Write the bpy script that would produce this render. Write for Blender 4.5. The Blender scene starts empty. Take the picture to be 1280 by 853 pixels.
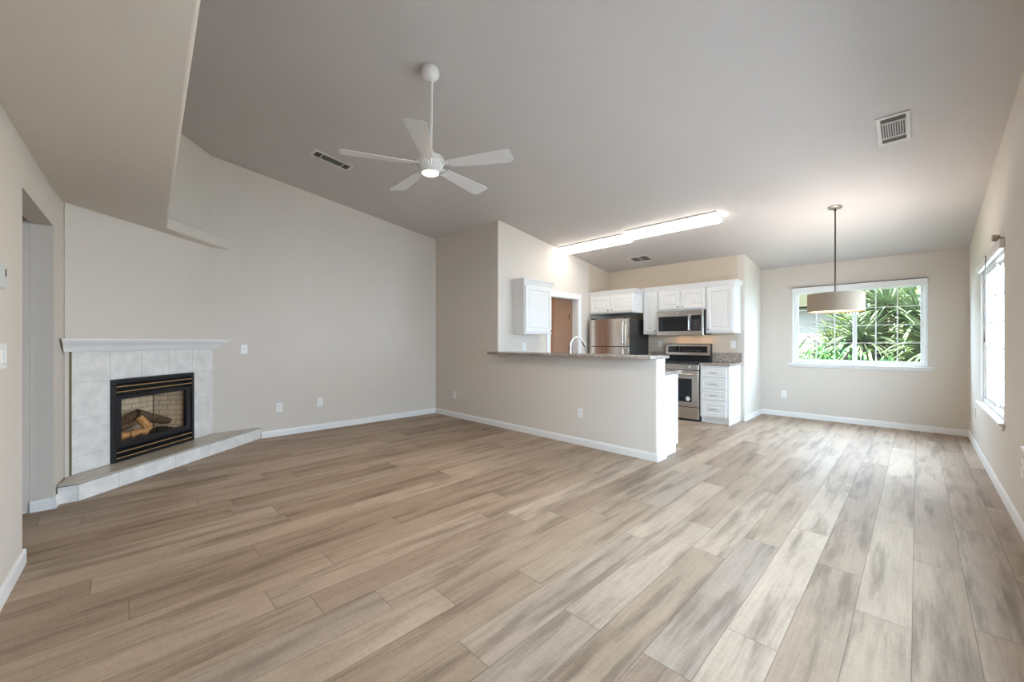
import bpy, bmesh, math, random
from mathutils import Vector, Matrix
random.seed(7)
PI = math.pi
SC = bpy.context.scene
COL = SC.collection

# ------------------------------------------------------------------ camera, world, exposure
cam_d = bpy.data.cameras.new('camera')
cam = bpy.data.objects.new('camera', cam_d)
COL.objects.link(cam)
cam.location = (0, 0, 1.25)
cam.rotation_euler = (PI / 2, 0, math.radians(45.309))
cam_d.sensor_width = 36
cam_d.lens = 500.93 / 1280 * 36
cam_d.shift_y = 0.0005
cam_d.clip_start = 0.02
SC.camera = cam

W = bpy.data.worlds.new('daylight')
SC.world = W
W.use_nodes = True
bg = W.node_tree.nodes['Background']
bg.inputs[0].default_value = (0.57, 0.79, 1.0, 1)
# the sky is brighter on the sun's side (behind the camera) than opposite it
_nt = W.node_tree
_tc = _nt.nodes.new('ShaderNodeTexCoord')
_sx = _nt.nodes.new('ShaderNodeSeparateXYZ')
_mm = _nt.nodes.new('ShaderNodeMath')
_mm.operation = 'MULTIPLY_ADD'
_mm.inputs[1].default_value = 0.0
_mm.inputs[2].default_value = 9.5
_nt.links.new(_tc.outputs['Generated'], _sx.inputs[0])
_nt.links.new(_sx.outputs[1], _mm.inputs[0])
_nt.links.new(_mm.outputs[0], bg.inputs[1])
SC.view_settings.view_transform = 'Standard'
SC.view_settings.look = 'None'
SC.view_settings.gamma = 1
SC.view_settings.use_curve_mapping = False
SC.view_settings.exposure = 1.31
SC.cycles.max_bounces = 12
SC.cycles.diffuse_bounces = 8
SC.cycles.sample_clamp_indirect = 8
FLUOR, FANLAMP, PENDLAMP = 5.0, 330.0, 180.0


def portal(name, loc, rot, sx, sz):
    l = bpy.data.lights.new(name, 'AREA')
    l.shape = 'RECTANGLE'
    l.size, l.size_y = sx, sz
    l.cycles.is_portal = True
    o = bpy.data.objects.new(name, l)
    o.location = loc
    o.rotation_euler = rot
    COL.objects.link(o)


sun_d = bpy.data.lights.new('sun', 'SUN')
sun_d.energy = 32.0
sun_d.angle = math.radians(1.5)
sun_d.color = (0.95, 0.97, 1.0)
sun = bpy.data.objects.new('sun', sun_d)
sun.rotation_euler = Vector((0.28, 0.75, -1.0)).to_track_quat('-Z', 'Y').to_euler()
sun.location = (-5, -12, 16)
COL.objects.link(sun)

# room measures (metres)
XL, YP, YD, XR, XE, XW, YK = -5.94, 3.994, 7.97, 0.484, -1.90, -4.33, 7.0
CZ0, CS = 3.5878, 0.1375
ceil = lambda y: CZ0 - CS * y
WIN_D = (-1.4525, 0.106, 0.888, 2.10)          # x0 x1 z0 z1 in the far wall
WIN_R = [(5.0, 6.65), (2.45, 3.92), (0.95, 2.35)]   # y ranges in the right wall; the third window is unseen, added for daylight
WRZ = (0.60, 2.02)
portal('daylight_portal_far', ((WIN_D[0] + WIN_D[1]) / 2, YD + 0.17, 1.5), (-PI / 2, 0, 0), 1.56, 1.24)
for i, (a, b) in enumerate(WIN_R):
    portal('daylight_portal_side', (XR + 0.17, (a + b) / 2, 1.31), (PI / 2, 0, PI / 2), b - a, 1.42)


# ------------------------------------------------------------------ materials
def srgb(r, g, b):
    f = lambda c: (c / 255 / 12.92) if c / 255 <= 0.04045 else ((c / 255 + 0.055) / 1.055) ** 2.4
    return (f(r), f(g), f(b))


class N:
    """small node-graph helper"""
    def __init__(self, m):
        self.t = m.node_tree
        self.n = self.t.nodes

    def new(self, typ, **kw):
        nd = self.n.new(typ)
        for k, v in kw.items():
            setattr(nd, k, v)
        return nd

    def link(self, a, b):
        self.t.links.new(a, b)

    def math(self, op, a, b=None, clamp=False):
        nd = self.new('ShaderNodeMath', operation=op)
        nd.use_clamp = clamp
        for i, v in enumerate((a, b)):
            if v is None:
                continue
            if isinstance(v, (int, float)):
                nd.inputs[i].default_value = v
            else:
                self.link(v, nd.inputs[i])
        return nd.outputs[0]

    def ramp(self, fac, stops, interp='LINEAR'):
        nd = self.new('ShaderNodeValToRGB')
        cr = nd.color_ramp
        cr.interpolation = interp
        while len(cr.elements) < len(stops):
            cr.elements.new(0.5)
        for e, (p, c) in zip(cr.elements, stops):
            e.position = p
            e.color = (*c, 1)
        self.link(fac, nd.inputs[0])
        return nd.outputs[0]

    def mix(self, fac, a, b, blend='MIX'):
        nd = self.new('ShaderNodeMix', data_type='RGBA', blend_type=blend)
        for sock, v in ((nd.inputs[0], fac), (nd.inputs[6], a), (nd.inputs[7], b)):
            if isinstance(v, (int, float)):
                sock.default_value = v
            elif isinstance(v, tuple):
                sock.default_value = (*v, 1)
            else:
                self.link(v, sock)
        return nd.outputs[2]

    def noise(self, vec, scale, detail=3, rough=0.5):
        nd = self.new('ShaderNodeTexNoise')
        nd.inputs['Scale'].default_value = scale
        nd.inputs['Detail'].default_value = detail
        nd.inputs['Roughness'].default_value = rough
        if vec is not None:
            self.link(vec, nd.inputs['Vector'])
        return nd.outputs[0]

    def bump(self, h, strength, dist):
        nd = self.new('ShaderNodeBump')
        nd.inputs['Strength'].default_value = strength
        nd.inputs['Distance'].default_value = dist
        self.link(h, nd.inputs['Height'])
        return nd.outputs[0]


def mat(name, col, rough=0.5, metal=0.0, vary=0.04, scale=12, bump=0.0, bscale=150, spec=0.5, emit=None, estr=0.0, aniso=None):
    m = bpy.data.materials.new(name)
    m.use_nodes = True
    g = N(m)
    b = g.n['Principled BSDF']
    co = g.new('ShaderNodeTexCoord').outputs['Object']
    if aniso:
        mp = g.new('ShaderNodeMapping')
        mp.inputs['Scale'].default_value = aniso
        g.link(co, mp.inputs['Vector'])
        co = mp.outputs[0]
    nz = g.noise(co, scale, 3)
    lo = tuple(c * (1 - vary) for c in col)
    hi = tuple(min(1, c * (1 + vary)) for c in col)
    g.link(g.ramp(nz, [(0.3, lo), (0.7, hi)]), b.inputs['Base Color'])
    b.inputs['Roughness'].default_value = rough
    b.inputs['Metallic'].default_value = metal
    b.inputs['Specular IOR Level'].default_value = spec
    if bump:
        g.link(g.bump(g.noise(co, bscale, 2), bump, 0.002), b.inputs['Normal'])
    if emit:
        b.inputs['Emission Color'].default_value = (*emit, 1)
        b.inputs['Emission Strength'].default_value = estr
    return m


M = {}
M['paint'] = mat('wall_paint_greige', (0.64, 0.578, 0.512), 0.7, vary=0.012, scale=2, bump=0.12, bscale=90, spec=0.3)
M['paint_kitchen'] = mat('wall_paint_beige', (0.60, 0.51, 0.405), 0.7, vary=0.012, scale=2, bump=0.12, bscale=90, spec=0.3)
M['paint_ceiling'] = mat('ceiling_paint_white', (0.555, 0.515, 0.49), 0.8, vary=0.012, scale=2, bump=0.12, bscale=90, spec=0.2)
M['trim'] = mat('white_trim_paint', (0.78, 0.765, 0.745), 0.35, vary=0.01)
M['cabinet'] = mat('white_cabinet_paint', (0.73, 0.715, 0.695), 0.35, vary=0.01)
M['plastic'] = mat('white_plastic', (0.80, 0.79, 0.77), 0.35, vary=0.01)
M['plastic_grey'] = mat('grey_green_plastic', (0.36, 0.39, 0.37), 0.45, vary=0.02)
M['vent_white'] = mat('vent_enamel', (0.60, 0.575, 0.55), 0.5, vary=0.01)
M['plastic_pale'] = mat('pale_grey_green_plastic', (0.55, 0.58, 0.555), 0.45, vary=0.02)
M['dark'] = mat('dark_slot', (0.02, 0.02, 0.02), 0.6)
M['vent_dark'] = mat('vent_duct_dark', (0.09, 0.075, 0.06), 0.8)
M['black_metal'] = mat('black_enamel', (0.012, 0.013, 0.016), 0.35, vary=0.1)
M['brass'] = mat('polished_brass', (0.92, 0.68, 0.34), 0.3, 1.0)
M['nickel'] = mat('brushed_nickel', (0.42, 0.39, 0.36), 0.3, 1.0)
M['pewter'] = mat('dark_pewter', (0.15, 0.14, 0.13), 0.35, 0.9)
M['bronze'] = mat('dark_bronze', (0.10, 0.08, 0.07), 0.35, 0.9)
M['chrome'] = mat('chrome', (0.75, 0.75, 0.76), 0.12, 1.0)
M['steel'] = mat('stainless_steel', (0.62, 0.58, 0.54), 0.24, 1.0, vary=0.05, scale=4, aniso=(1, 1, 60))
M['steel_fridge'] = mat('stainless_steel_door', (0.66, 0.60, 0.54), 0.2, 1.0, vary=0.03, scale=3, aniso=(40, 1, 1))
M['black_glass'] = mat('black_glass', (0.010, 0.011, 0.014), 0.06)
M['cooktop'] = mat('black_ceramic_glass', (0.03, 0.028, 0.026), 0.08)
M['black_side'] = mat('black_textured_steel', (0.014, 0.014, 0.015), 0.28)
M['door_brown'] = mat('brown_door_paint', (0.26, 0.135, 0.075), 0.4, vary=0.06, scale=3)
M['jamb_brown'] = mat('red_brown_jamb_paint', (0.24, 0.085, 0.03), 0.4, vary=0.06, scale=3)
M['fan_blade'] = mat('white_fan_blade', (0.60, 0.585, 0.575), 0.4, vary=0.01)
M['fan'] = mat('white_fan_enamel', (0.72, 0.70, 0.67), 0.35, vary=0.01)
M['beige'] = mat('beige_knob_plastic', (0.40, 0.34, 0.27), 0.5)
M['grout'] = mat('grout', (0.52, 0.50, 0.47), 0.9)
M['olive'] = mat('olive_edge_trim', (0.17, 0.15, 0.08), 0.5)
M['edge_dark'] = mat('dark_edge_trim', (0.06, 0.055, 0.045), 0.4)
M['tile'] = mat('pale_grey_tile', (0.73, 0.70, 0.67), 0.35, vary=0.10, scale=9, bump=0.05, bscale=30)
M['tile_top'] = mat('beige_hearth_tile', (0.47, 0.42, 0.35), 0.3, vary=0.08, scale=9)
M['log_bark'] = mat('charred_bark', (0.115, 0.075, 0.055), 0.9, vary=0.45, scale=30, bump=0.8, bscale=60)
M['log_wood'] = mat('split_log_wood', (0.50, 0.29, 0.13), 0.8, vary=0.35, scale=18, bump=0.5, bscale=50)
M['ember'] = mat('dark_ember_bed', (0.03, 0.026, 0.024), 0.95, vary=0.6, scale=60, bump=0.8, bscale=80)
M['grass'] = mat('lawn_green', (0.035, 0.095, 0.02), 0.9, vary=0.4, scale=14)
M['leaf_a'] = mat('yucca_leaf_grey_green', (0.060, 0.080, 0.034), 0.5, spec=0.25, vary=0.45, scale=3)
M['leaf_b'] = mat('yucca_leaf_bright_green', (0.11, 0.145, 0.018), 0.5, spec=0.25, vary=0.45, scale=3)
M['leaf_dry'] = mat('dry_leaf_tan', (0.09, 0.07, 0.035), 0.7, vary=0.3, scale=4)
M['shrub'] = mat('shrub_leaf_green', (0.036, 0.11, 0.018), 0.6, spec=0.25, vary=0.5, scale=6)
M['trunk'] = mat('plant_trunk', (0.06, 0.04, 0.025), 0.9, vary=0.4, scale=20)
M['stucco'] = mat('pale_stucco', (0.15, 0.125, 0.112), 0.9, spec=0.1, vary=0.05, scale=20)
M['roof'] = mat('grey_shingles', (0.020, 0.020, 0.012), 0.95, spec=0.0, vary=0.2, scale=30)
M['fence'] = mat('white_vinyl_fence', (0.7, 0.7, 0.7), 0.5)
M['wood_in'] = mat('concrete_path', (0.30, 0.30, 0.30), 0.9)
M['badge'] = mat('silver_badge', (0.8, 0.8, 0.8), 0.25, 0.6)
M['sticker'] = mat('white_paper_sticker', (0.85, 0.85, 0.84), 0.5)
M['sticker_ink'] = mat('grey_sticker_ink', (0.16, 0.17, 0.18), 0.5)
M['key_print'] = mat('grey_key_print', (0.30, 0.29, 0.27), 0.5)
M['fluor'] = mat('fluorescent_diffuser', (0.85, 0.85, 0.85), 0.5, vary=0.005, emit=(1.0, 0.96, 0.88), estr=FLUOR)
M['fan_lens'] = mat('frosted_fan_lens', (0.9, 0.85, 0.75), 0.5, vary=0.005, emit=(1.0, 0.76, 0.48), estr=FANLAMP)
M['bulb'] = mat('warm_bulb', (0.9, 0.8, 0.6), 0.5, vary=0.005, emit=(0.97, 0.97, 1.0), estr=PENDLAMP)
M['task_lens'] = mat('warm_task_lamp', (0.9, 0.8, 0.6), 0.5, vary=0.005, emit=(1.0, 0.55, 0.2), estr=40)


def glass_mat(name, tint=(1, 1, 1), refl=1.45):
    m = bpy.data.materials.new(name)
    m.use_nodes = True
    g = N(m)
    g.n.remove(g.n['Principled BSDF'])
    tr = g.new('ShaderNodeBsdfTransparent')
    tr.inputs[0].default_value = (*tint, 1)
    gl = g.new('ShaderNodeBsdfGlossy')
    gl.inputs['Roughness'].default_value = 0.02
    lw = g.new('ShaderNodeLayerWeight')
    f0 = ((refl - 1) / (refl + 1)) ** 2
    fr = g.new('ShaderNodeMath', operation='MULTIPLY_ADD')
    g.link(g.math('POWER', lw.outputs['Facing'], 5.0), fr.inputs[0])
    fr.inputs[1].default_value = 1 - f0
    fr.inputs[2].default_value = f0
    mx = g.new('ShaderNodeMixShader')
    g.link(fr.outputs[0], mx.inputs[0])
    g.link(tr.outputs[0], mx.inputs[1])
    g.link(gl.outputs[0], mx.inputs[2])
    g.link(mx.outputs[0], g.n['Material Output'].inputs[0])
    return m


M['glass'] = glass_mat('window_glass')
M['fire_glass'] = glass_mat('fireplace_glass', (1.0, 0.96, 0.91), 1.25)


def shade_mat():
    m = bpy.data.materials.new('linen_shade')
    m.use_nodes = True
    g = N(m)
    b = g.n['Principled BSDF']
    co = g.new('ShaderNodeTexCoord').outputs['Object']
    mp = g.new('ShaderNodeMapping')
    mp.inputs['Scale'].default_value = (40, 40, 220)
    g.link(co, mp.inputs['Vector'])
    nz = g.noise(mp.outputs[0], 3, 2)
    c = g.ramp(nz, [(0.3, (0.31, 0.245, 0.185)), (0.7, (0.38, 0.305, 0.235))])
    g.link(c, b.inputs['Base Color'])
    b.inputs['Roughness'].default_value = 0.9
    tl = g.new('ShaderNodeBsdfTranslucent')
    g.link(c, tl.inputs[0])
    mx = g.new('ShaderNodeMixShader')
    mx.inputs[0].default_value = 0.06
    g.link(b.outputs[0], mx.inputs[1])
    g.link(tl.outputs[0], mx.inputs[2])
    g.link(mx.outputs[0], g.n['Material Output'].inputs[0])
    return m


M['shade'] = shade_mat()


def floor_mat():
    """wide grey-brown wood planks running along +Y, staggered end joints"""
    m = bpy.data.materials.new('wood_plank_floor')
    m.use_nodes = True
    g = N(m)
    b = g.n['Principled BSDF']
    pos = g.new('ShaderNodeNewGeometry').outputs['Position']
    sp = g.new('ShaderNodeSeparateXYZ')
    g.link(pos, sp.inputs[0])
    x = g.math('ADD', sp.outputs[0], 19.965)
    y = g.math('ADD', sp.outputs[1], 20.0)
    PW, PL = 0.19, 1.35
    xr = g.math('DIVIDE', x, PW)
    row = g.math('FLOOR', xr)
    fx = g.math('SUBTRACT', xr, row)
    wn = g.new('ShaderNodeTexWhiteNoise', noise_dimensions='1D')
    g.link(row, wn.inputs['W'])
    yr = g.math('ADD', g.math('DIVIDE', y, PL), wn.outputs['Value'])
    pl = g.math('FLOOR', yr)
    fy = g.math('SUBTRACT', yr, pl)
    cid = g.new('ShaderNodeCombineXYZ')
    g.link(row, cid.inputs[0])
    g.link(pl, cid.inputs[1])
    w2 = g.new('ShaderNodeTexWhiteNoise', noise_dimensions='3D')
    g.link(cid.outputs[0], w2.inputs['Vector'])
    rnd = w2.outputs['Value']
    rsep = g.new('ShaderNodeSeparateColor')
    g.link(w2.outputs['Color'], rsep.inputs[0])
    # grain coordinates: own offset for every plank
    def grain(sx, sy, off):
        c = g.new('ShaderNodeCombineXYZ')
        g.link(g.math('MULTIPLY', x, sx), c.inputs[0])
        g.link(g.math('ADD', g.math('MULTIPLY', y, sy), g.math('MULTIPLY', rnd, 37.0)), c.inputs[1])
        g.link(g.math('MULTIPLY', rsep.outputs[1], 19.0 + off), c.inputs[2])
        return c.outputs[0]
    n1 = g.noise(grain(7, 0.7, 0), 1.6, 5, 0.62)         # broad cathedral streaks
    n2 = g.noise(grain(60, 2.2, 5), 1.8, 4, 0.6)        # fine fibres
    n3 = g.noise(grain(9, 26, 9), 3.0, 2, 0.5)          # saw marks across
    n4 = g.noise(grain(3.2, 1.4, 3), 1.7, 3, 0.55)      # blotches
    base = g.ramp(rnd, [(0.0, srgb(148, 126, 107)), (0.3, srgb(160, 138, 118)), (0.6, srgb(168, 147, 127)), (0.85, srgb(177, 156, 137)), (1.0, srgb(158, 140, 125))])
    s1 = g.ramp(n1, [(0.36, (0.55, 0.53, 0.50)), (0.5, (1, 1, 1)), (0.68, (1.09, 1.085, 1.08))])
    c = g.mix(0.85, base, s1, 'MULTIPLY')
    s2 = g.ramp(n2, [(0.3, (0.78, 0.77, 0.76)), (0.6, (1.06, 1.06, 1.06))])
    c = g.mix(0.7, c, s2, 'MULTIPLY')
    s3 = g.ramp(n3, [(0.38, (0.86, 0.86, 0.86)), (0.6, (1.05, 1.05, 1.05))])
    c = g.mix(0.35, c, s3, 'MULTIPLY')
    s4 = g.ramp(n4, [(0.3, (0.80, 0.78, 0.77)), (0.65, (1.06, 1.05, 1.05))])
    c = g.mix(0.5, c, s4, 'MULTIPLY')
    ex = g.math('MINIMUM', fx, g.math('SUBTRACT', 1.0, fx))
    ey = g.math('MINIMUM', fy, g.math('SUBTRACT', 1.0, fy))
    gx = g.math('LESS_THAN', ex, 0.008)
    gy = g.math('LESS_THAN', ey, 0.0013)
    gap = g.math('MAXIMUM', gx, gy)
    c = g.mix(g.math('MULTIPLY', gap, 0.6), c, srgb(62, 52, 45))
    g.link(c, b.inputs['Base Color'])
    rr = g.math('ADD', g.math('MULTIPLY', n2, 0.16), 0.48)
    g.link(rr, b.inputs['Roughness'])
    b.inputs['Specular IOR Level'].default_value = 0.5
    hgt = g.math('SUBTRACT', g.math('ADD', g.math('MULTIPLY', n3, 0.6), g.math('MULTIPLY', n2, 0.5)), g.math('MULTIPLY', gap, 2.0))
    g.link(g.bump(hgt, 0.16, 0.0015), b.inputs['Normal'])
    return m


M['floor'] = floor_mat()


def granite_mat():
    m = bpy.data.materials.new('speckled_granite')
    m.use_nodes = True
    g = N(m)
    b = g.n['Principled BSDF']
    pos = g.new('ShaderNodeNewGeometry').outputs['Position']
    n1 = g.noise(pos, 38, 5, 0.7)
    n2 = g.noise(pos, 8, 3, 0.6)
    c1 = g.ramp(n1, [(0.3, srgb(96, 86, 80)), (0.45, srgb(146, 134, 126)), (0.58, srgb(170, 160, 152)), (0.75, srgb(196, 190, 184))])
    c2 = g.ramp(n2, [(0.35, (0.78, 0.76, 0.75)), (0.65, (1.08, 1.07, 1.05))])
    g.link(g.mix(0.8, c1, c2, 'MULTIPLY'), b.inputs['Base Color'])
    b.inputs['Roughness'].default_value = 0.12
    return m


M['granite'] = granite_mat()


def brick_mat():
    m = bpy.data.materials.new('moulded_firebrick')
    m.use_nodes = True
    g = N(m)
    b = g.n['Principled BSDF']
    uv = g.new('ShaderNodeUVMap').outputs[0]
    br = g.new('ShaderNodeTexBrick')
    g.link(uv, br.inputs['Vector'])
    br.inputs['Color1'].default_value = (0.74, 0.62, 0.49, 1)
    br.inputs['Color2'].default_value = (0.84, 0.73, 0.59, 1)
    br.inputs['Mortar'].default_value = (0.42, 0.36, 0.29, 1)
    br.inputs['Scale'].default_value = 1.0
    br.inputs['Mortar Size'].default_value = 0.004
    br.inputs['Brick Width'].default_value = 0.16
    br.inputs['Row Height'].default_value = 0.055
    nz = g.noise(uv, 25, 4, 0.6)
    c = g.mix(0.7, br.outputs['Color'], g.ramp(nz, [(0.3, (0.7, 0.68, 0.65)), (0.7, (1.1, 1.1, 1.1))]), 'MULTIPLY')
    g.link(c, b.inputs['Base Color'])
    b.inputs['Roughness'].default_value = 0.9
    g.link(g.bump(g.math('SUBTRACT', g.math('MULTIPLY', nz, 0.5), br.outputs['Fac']), 0.7, 0.006), b.inputs['Normal'])
    return m


M['firebrick'] = brick_mat()


# ------------------------------------------------------------------ mesh helpers
class MB:
    def __init__(self):
        self.b = bmesh.new()

    def box(self, x0, x1, y0, y1, z0, z1, bev=0.0, seg=1):
        t = bmesh.new()
        bmesh.ops.create_cube(t, size=1)
        for v in t.verts:
            v.co = Vector(((x0 + x1) / 2 + v.co.x * (x1 - x0), (y0 + y1) / 2 + v.co.y * (y1 - y0), (z0 + z1) / 2 + v.co.z * (z1 - z0)))
        if bev:
            bmesh.ops.bevel(t, geom=t.edges[:], offset=bev, segments=seg, affect='EDGES', profile=0.5)
        return self.add(t)

    def add(self, t, mtx=None):
        if mtx is not None:
            bmesh.ops.transform(t, matrix=mtx, verts=t.verts[:])
        me = bpy.data.meshes.new('tmp')
        t.to_mesh(me)
        t.free()
        self.b.from_mesh(me)
        bpy.data.meshes.remove(me)
        return self

    def prism(self, pts, z0, z1, bev_filter=None, bev=0, seg=1):
        """polygon pts (x,y) extruded z0..z1"""
        t = bmesh.new()
        lo = [t.verts.new((p[0], p[1], z0)) for p in pts]
        hi = [t.verts.new((p[0], p[1], z1)) for p in pts]
        t.faces.new(lo[::-1])
        t.faces.new(hi)
        n = len(pts)
        for i in range(n):
            t.faces.new((lo[i], lo[(i + 1) % n], hi[(i + 1) % n], hi[i]))
        bmesh.ops.recalc_face_normals(t, faces=t.faces[:])
        if bev:
            ed = [e for e in t.edges if bev_filter is None or bev_filter(e)]
            bmesh.ops.bevel(t, geom=ed, offset=bev, segments=seg, affect='EDGES', profile=0.5)
        return self.add(t)

    def extrude_profile(self, prof, p0, p1, up=Vector((0, 0, 1)), out=None):
        """closed profile [(o,z)] swept straight from p0 to p1; o is measured along `out`"""
        p0, p1 = Vector(p0), Vector(p1)
        t = bmesh.new()
        a = [t.verts.new(p0 + out * o + up * z) for o, z in prof]
        c = [t.verts.new(p1 + out * o + up * z) for o, z in prof]
        n = len(prof)
        t.faces.new(a)
        t.faces.new(c[::-1])
        for i in range(n):
            t.faces.new((a[i], c[i], c[(i + 1) % n], a[(i + 1) % n]))
        bmesh.ops.recalc_face_normals(t, faces=t.faces[:])
        return self.add(t)

    def lathe(self, prof, seg=32, origin=(0, 0, 0), mtx=None):
        """profile [(r,z)] turned about z"""
        t = bmesh.new()
        rings = []
        for r, z in prof:
            if r < 1e-6:
                rings.append([t.verts.new((origin[0], origin[1], origin[2] + z))])
            else:
                rings.append([t.verts.new((origin[0] + r * math.cos(2 * PI * k / seg), origin[1] + r * math.sin(2 * PI * k / seg), origin[2] + z)) for k in range(seg)])
        for A, B in zip(rings, rings[1:]):
            for k in range(seg):
                k2 = (k + 1) % seg
                if len(A) == 1 and len(B) == 1:
                    continue
                if len(A) == 1:
                    t.faces.new((A[0], B[k], B[k2]))
                elif len(B) == 1:
                    t.faces.new((A[k], B[0], A[k2]))
                else:
                    t.faces.new((A[k], B[k], B[k2], A[k2]))
        bmesh.ops.recalc_face_normals(t, faces=t.faces[:])
        return self.add(t, mtx)

    def tube(self, pts, r, seg=10, caps=True):
        pts = [Vector(p) for p in pts]
        rs = r if isinstance(r, (list, tuple)) else [r] * len(pts)
        t = bmesh.new()
        rings = []
        prev = None
        for i, p in enumerate(pts):
            d = (pts[min(i + 1, len(pts) - 1)] - pts[max(i - 1, 0)]).normalized()
            if prev is None:
                ref = Vector((0, 0, 1)) if abs(d.z) < 0.9 else Vector((1, 0, 0))
                u = d.cross(ref).normalized()
            else:
                u = (prev - d * prev.dot(d)).normalized()
            prev = u
            v = d.cross(u)
            rings.append([t.verts.new(p + (u * math.cos(2 * PI * k / seg) + v * math.sin(2 * PI * k / seg)) * rs[i]) for k in range(seg)])
        for A, B in zip(rings, rings[1:]):
            for k in range(seg):
                t.faces.new((A[k], A[(k + 1) % seg], B[(k + 1) % seg], B[k]))
        if caps:
            t.faces.new(rings[0][::-1])
            t.faces.new(rings[-1])
        bmesh.ops.recalc_face_normals(t, faces=t.faces[:])
        return self.add(t)

    def build(self, name, m, parent=None, smooth=False, angle=35):
        me = bpy.data.meshes.new(name)
        if smooth:
            for f in self.b.faces:
                f.smooth = True
            for e in self.b.edges:
                if len(e.link_faces) == 2 and e.calc_face_angle(0) > math.radians(angle):
                    e.smooth = False
        self.b.to_mesh(me)
        self.b.free()
        me.materials.append(m)
        o = bpy.data.objects.new(name, me)
        COL.objects.link(o)
        if parent is not None:
            o.parent = parent
        return o


def tag(o, label=None, cat=None, group=None, kind=None):
    if label:
        o['label'] = label
    if cat:
        o['category'] = cat
    if group:
        o['group'] = group
    if kind:
        o['kind'] = kind
    return o


def thing(name, label, cat, loc=(0, 0, 0), rotz=0.0, group=None, kind=None):
    o = bpy.data.objects.new(name, None)
    o.empty_display_size = 0.1
    COL.objects.link(o)
    o.location = loc
    o.rotation_euler = (0, 0, rotz)
    return tag(o, label, cat, group, kind)


def copy_tree(o, parent=None):
    c = o.copy()
    COL.objects.link(c)
    if parent is not None:
        c.parent = parent
    for ch in [k for k in bpy.data.objects if k.parent == o]:
        copy_tree(ch, c)
    return c


def dup(root, loc, rotz, label, group=None):
    c = copy_tree(root)
    c.location = loc
    c.rotation_euler = (0, 0, rotz)
    c['label'] = label
    if group:
        c['group'] = group
    return c


def wall_mb(P0, P1, thick, top, holes=(), z0=-0.02):
    """wall whose room face runs P0 -> P1; body grows to the RIGHT of that direction by thick.
    top: z or function of (x,y); holes: (s0, s1, za, zb) along the run"""
    P0, P1 = Vector((*P0, 0)), Vector((*P1, 0))
    d = P1 - P0
    L = d.length
    d.normalize()
    n = Vector((d.y, -d.x, 0))
    tp = top if callable(top) else (lambda x, y: top)
    ss = sorted({0, L, *[h[0] for h in holes], *[h[1] for h in holes]})
    zs = sorted({z0, *[h[2] for h in holes], *[h[3] for h in holes]} | {max([z0 + 0.01] + [h[3] for h in holes])})
    zs = [z for z in zs]
    bm = bmesh.new()
    cache = {}

    def vert(p):
        k = tuple(round(c, 5) for c in p)
        if k not in cache:
            cache[k] = bm.verts.new(p)
        return cache[k]
    faces = {}

    def quad(ps):
        vs = [vert(p) for p in ps]
        k = frozenset(vs)
        if k in faces:
            bm.faces.remove(faces.pop(k))
        else:
            faces[k] = bm.faces.new(vs)
    for s0, s1 in zip(ss, ss[1:]):
        for i in range(len(zs)):
            za = zs[i]
            last = i == len(zs) - 1
            zb = None if last else zs[i + 1]
            sm, zm = (s0 + s1) / 2, (za + (zb if zb is not None else za + 0.1)) / 2
            if any(h[0] < sm < h[1] and h[2] < zm < h[3] for h in holes):
                continue
            def pt(s, z, k):
                q = P0 + d * s
                if z is None:
                    z = tp(q.x, q.y)
                q = q + n * (thick * k)
                return (q.x, q.y, z)
            A = [pt(s0, za, 0), pt(s1, za, 0), pt(s1, zb, 0), pt(s0, zb, 0)]
            B = [pt(s0, za, 1), pt(s1, za, 1), pt(s1, zb, 1), pt(s0, zb, 1)]
            quad(A)
            quad(B[::-1])
            quad([A[1], B[1], B[2], A[2]])
            quad([B[0], A[0], A[3], B[3]])
            quad([A[3], A[2], B[2], B[3]])
            quad([B[0], B[1], A[1], A[0]])
    for v in [v for v in bm.verts if not v.link_faces]:
        bm.verts.remove(v)
    bmesh.ops.recalc_face_normals(bm, faces=bm.faces[:])
    m = MB()
    m.b.free()
    m.b = bm
    return m


def struct(name, mb, m, label, cat, parent=None, **k):
    o = mb.build(name, m, parent, **k)
    if parent is None:
        tag(o, label, cat, kind='structure')
    return o


ctop = lambda x, y: ceil(y) + 0.03

# ------------------------------------------------------------------ room shell
fl = MB().box(XL - 0.2, XR + 0.15, -1.9, YD + 0.15, -0.1, 0.0)
struct('floor', fl, M['floor'], 'grey brown wood plank floor running through the whole open room', 'floor')

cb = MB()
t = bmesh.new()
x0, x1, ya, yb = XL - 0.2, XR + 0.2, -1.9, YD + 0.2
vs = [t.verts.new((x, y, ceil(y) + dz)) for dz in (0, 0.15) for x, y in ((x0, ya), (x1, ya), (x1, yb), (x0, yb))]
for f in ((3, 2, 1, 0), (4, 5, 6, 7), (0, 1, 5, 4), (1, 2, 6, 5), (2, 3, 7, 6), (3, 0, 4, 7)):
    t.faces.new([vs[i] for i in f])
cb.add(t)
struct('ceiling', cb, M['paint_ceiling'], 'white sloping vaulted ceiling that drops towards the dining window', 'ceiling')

# near (camera side) wall with the hallway opening, three straight runs
NW = [(XR + 0.1, -0.53), (-3.52, -0.371), (-4.55, -0.330), (-4.87, -0.300)]
D0, D1 = Vector((XL, 0.82)), Vector((-4.86, -0.292))
w = wall_mb(NW[1], NW[0], 0.115, ctop)
w2 = wall_mb(NW[2], NW[1], 0.115, ctop, holes=[(0.0, (Vector(NW[1]) - Vector(NW[2])).length, -0.02, 2.115)])
me_tmp = bpy.data.meshes.new('t')
w2.b.to_mesh(me_tmp)
w2.b.free()
w.b.from_mesh(me_tmp)
w3 = wall_mb((-4.95, -0.29), NW[2], 0.115, ctop)
w3.b.to_mesh(me_tmp)
w3.b.free()
w.b.from_mesh(me_tmp)
struct('wall_near', w, M['paint'], 'greige wall with a plain hallway opening beside the fireplace', 'wall')

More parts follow.
